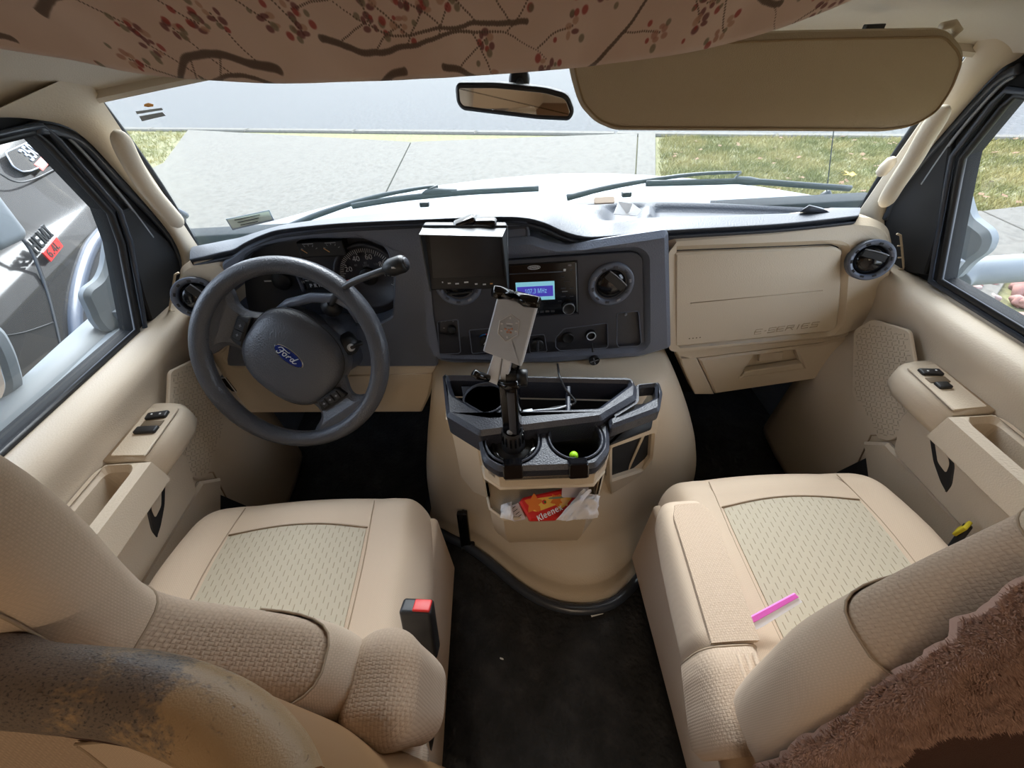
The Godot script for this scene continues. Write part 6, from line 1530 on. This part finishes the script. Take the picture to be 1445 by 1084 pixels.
	part(t, "lower_jaw", tube([on_f(shifted(hf, 0.0), 704, 540), on_f(shifted(hf, 0.004), 716, 545), on_f(shifted(hf, 0.010), 731, 543)], [0.005, 0.0065, 0.006], 10), m.black_gloss)
	part(t, "upper_jaw", tube([on_f(shifted(hf, 0.012), 696, 411), on_f(shifted(hf, 0.008), 704, 413), on_f(shifted(hf, -0.004), 722, 416)], [0.007, 0.0085, 0.006], 12), m.black_gloss)
	part(t, "upper_jaw", tube([on_f(shifted(hf, -0.006), 728, 417), on_f(shifted(hf, 0.004), 742, 424), on_f(shifted(hf, 0.010), 760, 427)], [0.006, 0.0085, 0.007], 12), m.black_gloss)
	var nf = frame(on_f(shifted(hf, -0.012), 724, 533), Vector3(1.0, 0, 0.1))
	part(t, "tilt_knob", lathe(nf, V([0.012, -0.01, 0.012, 0.004, 0.010, 0.006, 0.013, 0.007, 0.013, 0.020, 0.011, 0.0215, 0, 0.0215]), 22), m.black)

# ---------- things in and on the console ----------
func console_things():
	var gp = on_y(809.5, 643, 0.506)
	var gb = thing("green_ball", "tiny lime green ball in the right cup holder", "ball", gp)
	part(gb, "ball", rbox(Transform3D(Basis(), gp), Vector3.ONE * 0.0078, 0.0077, 5), m.green)
	for q in [[807.5, 640.5], [811, 646]]: part(gb, "dot", rbox(Transform3D(Basis(), gp + (on_y(q[0], q[1], 0.506) - gp) + (eye - gp).normalized() * 0.0066), Vector3.ONE * 0.0014, 0.0012, 2), m.black)
	# tissue pack lying in the cubby
	var tf = frame(on_y(776, 714, 0.362), Vector3(0.10, 0.93, 0.36), Vector3.FORWARD)
	var t = thing("tissue_pack", "red and orange tissue pack printed with autumn leaves, in the console cubby", "tissue pack", tf.origin)
	part(t, "pack", plate(tf, rounded(pl(tf, [733, 708, 738, 702, 797, 689, 803, 690, 814, 701, 786, 734, 748, 735]), 0.004), 0.018, 0.004), m.red)
	var lt = shifted(tf, 0.0006)
	part(t, "print_panel", plate(lt, rounded(pl(tf, [743, 709, 760, 703, 796, 698, 808, 702, 796, 716, 780, 722, 770, 718, 764, 722, 752, 722]), 0.006), 0.001, 0.0002), m.leaf_gold)
	var leafy = func(u, v, r, rot, mt, z):
		var o = PackedVector2Array()
		for i in 20: var a = TAU * i / 20; o.append(Vector2.from_angle(a) * r * (1.0 if i % 4 == 0 else 0.55 if i % 2 == 0 else 0.72))
		part(t, "printed_leaf", plate(turned(atp(shifted(tf, z), u, v), rot), o, 0.0006, 0.0001), mt)
	leafy.call(754, 711, 0.021, 0.3, m.leaf_orange, 0.0012); leafy.call(786, 706, 0.015, 1.0, m.leaf_orange, 0.0012); leafy.call(770, 712, 0.015, 0.7, m.leaf_gold, 0.0014); leafy.call(797, 708, 0.010, 0.2, m.orange_print, 0.0014)
	part(t, "printed_acorn", plate(atp(shifted(tf, 0.002), 768, 708.5), disc2(0.0045, 16), 0.0006, 0.0001), m.red_print); part(t, "printed_acorn", plate(atp(shifted(tf, 0.0024), 769, 708.5), disc2(0.0022, 12), 0.0006, 0.0001), m.foil)
	part(t, "printed_sprig", plate(turned(atp(shifted(tf, 0.002), 786, 702.5), 0.08), disc2(0.018, 20, 0, 0, 0.0020), 0.0006, 0.0001), m.sprig)
	part(t, "name_panel", plate(shifted(tf, 0.0018), pl(tf, [760, 722, 784, 713, 789, 720, 770, 732, 764, 731]), 0.001, 0.0002), m.red)
	words("Kleenex", 0.0115, turned(atp(shifted(tf, 0.0028), 775.5, 724), 0.42), m.white, t, "pack_lettering", 0.0005, "Droid Sans", true, 0.95)
	part(t, "pack_end", plate(frame(on_y(730, 722, 0.352), Vector3(-0.25, 0.9, 0.4), Vector3.FORWARD), pl(frame(on_y(730, 722, 0.352), Vector3(-0.25, 0.9, 0.4), Vector3.FORWARD), [717, 717, 731, 709, 743, 733, 725, 736]), 0.006, 0.001), m.pale_lilac)
	var ef = shifted(frame(on_y(730, 722, 0.352), Vector3(-0.25, 0.9, 0.4), Vector3.FORWARD), 0.001)
	for i in 4: part(t, "print_line", plate(turned(atp(ef, 724 + i * 3.2, 717 + i * 3.6), 0.45), rect(0.012 - 0.0015 * i, 0.0012), 0.0006, 0.0001), m.dark_cavity)
	var fn = FastNoiseLite.new(); fn.seed = 15; fn.frequency = 30.0
	var crump = func(a, b, c, d, h, sd): return patch(16, 16, func(u, v):
		var q = a.lerp(b, u).lerp(d.lerp(c, u), v)
		return q + Vector3(0.3, 1, 0.3) * (h * fn.get_noise_3d(q.x * 1.4 + sd, q.z * 1.4, sd) + 0.012 * sin(PI * u) * sin(PI * v)), Vector3(0, -0.0006, 0))
	solo("crumpled_tissue", crump.call(on_y(705, 731, 0.350), on_y(726, 736, 0.350), on_y(722, 708, 0.366), on_y(708, 712, 0.362), 0.012, 1.0), m.paper, "crumpled white tissue at the left of the console cubby", "tissue")
	var bag = thing("plastic_bag", "crumpled translucent white plastic bag at the right of the console cubby", "plastic bag", on_y(815, 715, 0.35))
	part(bag, "film", crump.call(on_y(784, 734, 0.368), on_y(800, 735, 0.362), on_y(835, 692, 0.395), on_y(823, 690, 0.400), 0.016, 2.0), m.plastic_bag)
	part(bag, "film", crump.call(on_y(800, 735, 0.352), on_y(842, 731, 0.356), on_y(847, 700, 0.385), on_y(822, 696, 0.385), 0.020, 4.0), m.plastic_bag)
	solo("cardboard_scrap", plate(frame(on_y(812, 692, 0.375), Vector3(0.1, 0.7, 0.7), Vector3.FORWARD), rounded(rect(0.055, 0.03), 0.004), 0.003, 0.0005), m.pale_lilac, "pale packaging scrap behind the tissue pack in the cubby", "packaging")
	# charging cable hanging from the dash into the bin
	var cb = thing("charging_cable", "thin black and white charging cable drooping into the console bin", "cable", on_y(810, 570, 0.50))
	part(cb, "cord", tube(spline([on_z(787, 513, -0.735), on_z(788, 522, -0.60), on_z(790, 532, -0.560), on_z(797, 548, -0.540), on_z(807, 560, -0.525), on_z(812, 567, -0.515), on_y(806, 572, 0.52), on_y(790, 574, 0.515), on_y(770, 578, 0.512)], 6), 0.0024, 8), m.black)
	part(cb, "plug_lead", tube(spline([on_y(806, 571, 0.524), on_y(785, 577, 0.520), on_y(762, 579, 0.516), on_y(745, 581, 0.512)], 5), 0.0022, 8), m.white_print)
	part(cb, "plug", rbox(Transform3D(Basis(Vector3.UP, 0.2), on_y(745, 581, 0.514)), Vector3(0.010, 0.003, 0.005), 0.002, 2), m.silver)

# ---------- small loose things ----------
func small_things():
	var pf = frame(on_z(886, 294, -0.825), Vector3(0.15, 0.75, 0.65))
	var pp = thing("paper_slip", "folded white paper slip lying in the dashboard tray", "paper", pf.origin)
	part(pp, "sheet", plate(pf, pl(pf, [873, 284, 893, 287, 906, 297, 898, 305, 866, 302]), 0.001, 0.0003), m.paper)
	part(pp, "folded_flap", plate(shifted(frame(pf.origin, Vector3(-0.2, 0.6, 0.8)), 0.004), pl(shifted(frame(pf.origin, Vector3(-0.2, 0.6, 0.8)), 0.004), [873, 284, 893, 287, 888, 300, 866, 302]), 0.001, 0.0003), m.paper)
	solo("receipt", plate(frame(on_z(853, 282, -0.885), Vector3(0, 0.8, 0.6)), rounded(rect(0.045, 0.016), 0.004), 0.004, 0.001), m.receipt, "small beige scrap at the back of the dashboard tray", "paper")
	var bf = frame(on_y(1082, 866, 0.43), Vector3(0.1, 0.9, 0.35), Vector3.FORWARD)
	var bg = thing("zip_bag", "clear zip bag with a bright pink strip tucked beside the passenger backrest", "zip bag", bf.origin)
	part(bg, "pink_strip", plate(bf, pl(bf, [1036, 882, 1062, 869, 1122, 837, 1128, 843, 1070, 876, 1038, 893]), 0.003, 0.0008), m.pink)
	part(bg, "film", plate(shifted(bf, -0.002), pl(bf, [1038, 893, 1070, 876, 1128, 843, 1134, 850, 1076, 886, 1040, 902]), 0.001, 0.0003), m.plastic_bag)
	var n = 0
	for q in [[842, 866, 0.016, 0.005, "largest white paper scrap on the black mat near the engine cover nose"], [625, 903, 0.005, 0.004, "white crumb on the black mat beside the driver seat belt buckle"], [628, 956, 0.004, 0.004, "white crumb on the black mat nearest the driver armrest"], [708, 930, 0.004, 0.002, "tiny pale crumb near the middle of the black mat"]]:
		var c = on_y(q[0], q[1], 0.0) + Vector3(0, 0.0025, 0)
		solo("paper_scrap", rbox(Transform3D(Basis(Vector3.UP, 0.25), c), Vector3(q[2], 0.0022, q[3]), 0.002, 2, func(p): return p + Vector3(0, 0, 0.003 * sin(p.x * 200.0))), m.paper, q[4], "scrap"); n += 1
	var yt = on_x(1358, 746, 0.715)
	var y = thing("belt_tag", "yellow tag on the belt beside the passenger seat", "tag", yt)
	part(y, "label", rbox(Transform3D(Basis(Vector3.UP, 0.5), yt), Vector3(0.012, 0.014, 0.003), 0.002, 2), m.yellow)
	part(y, "strap", tube([yt + Vector3(0.002, 0.01, 0), yt + Vector3(0.01, -0.08, 0.02), yt + Vector3(0.01, -0.2, 0.03)], 0.006, 8), m.black)
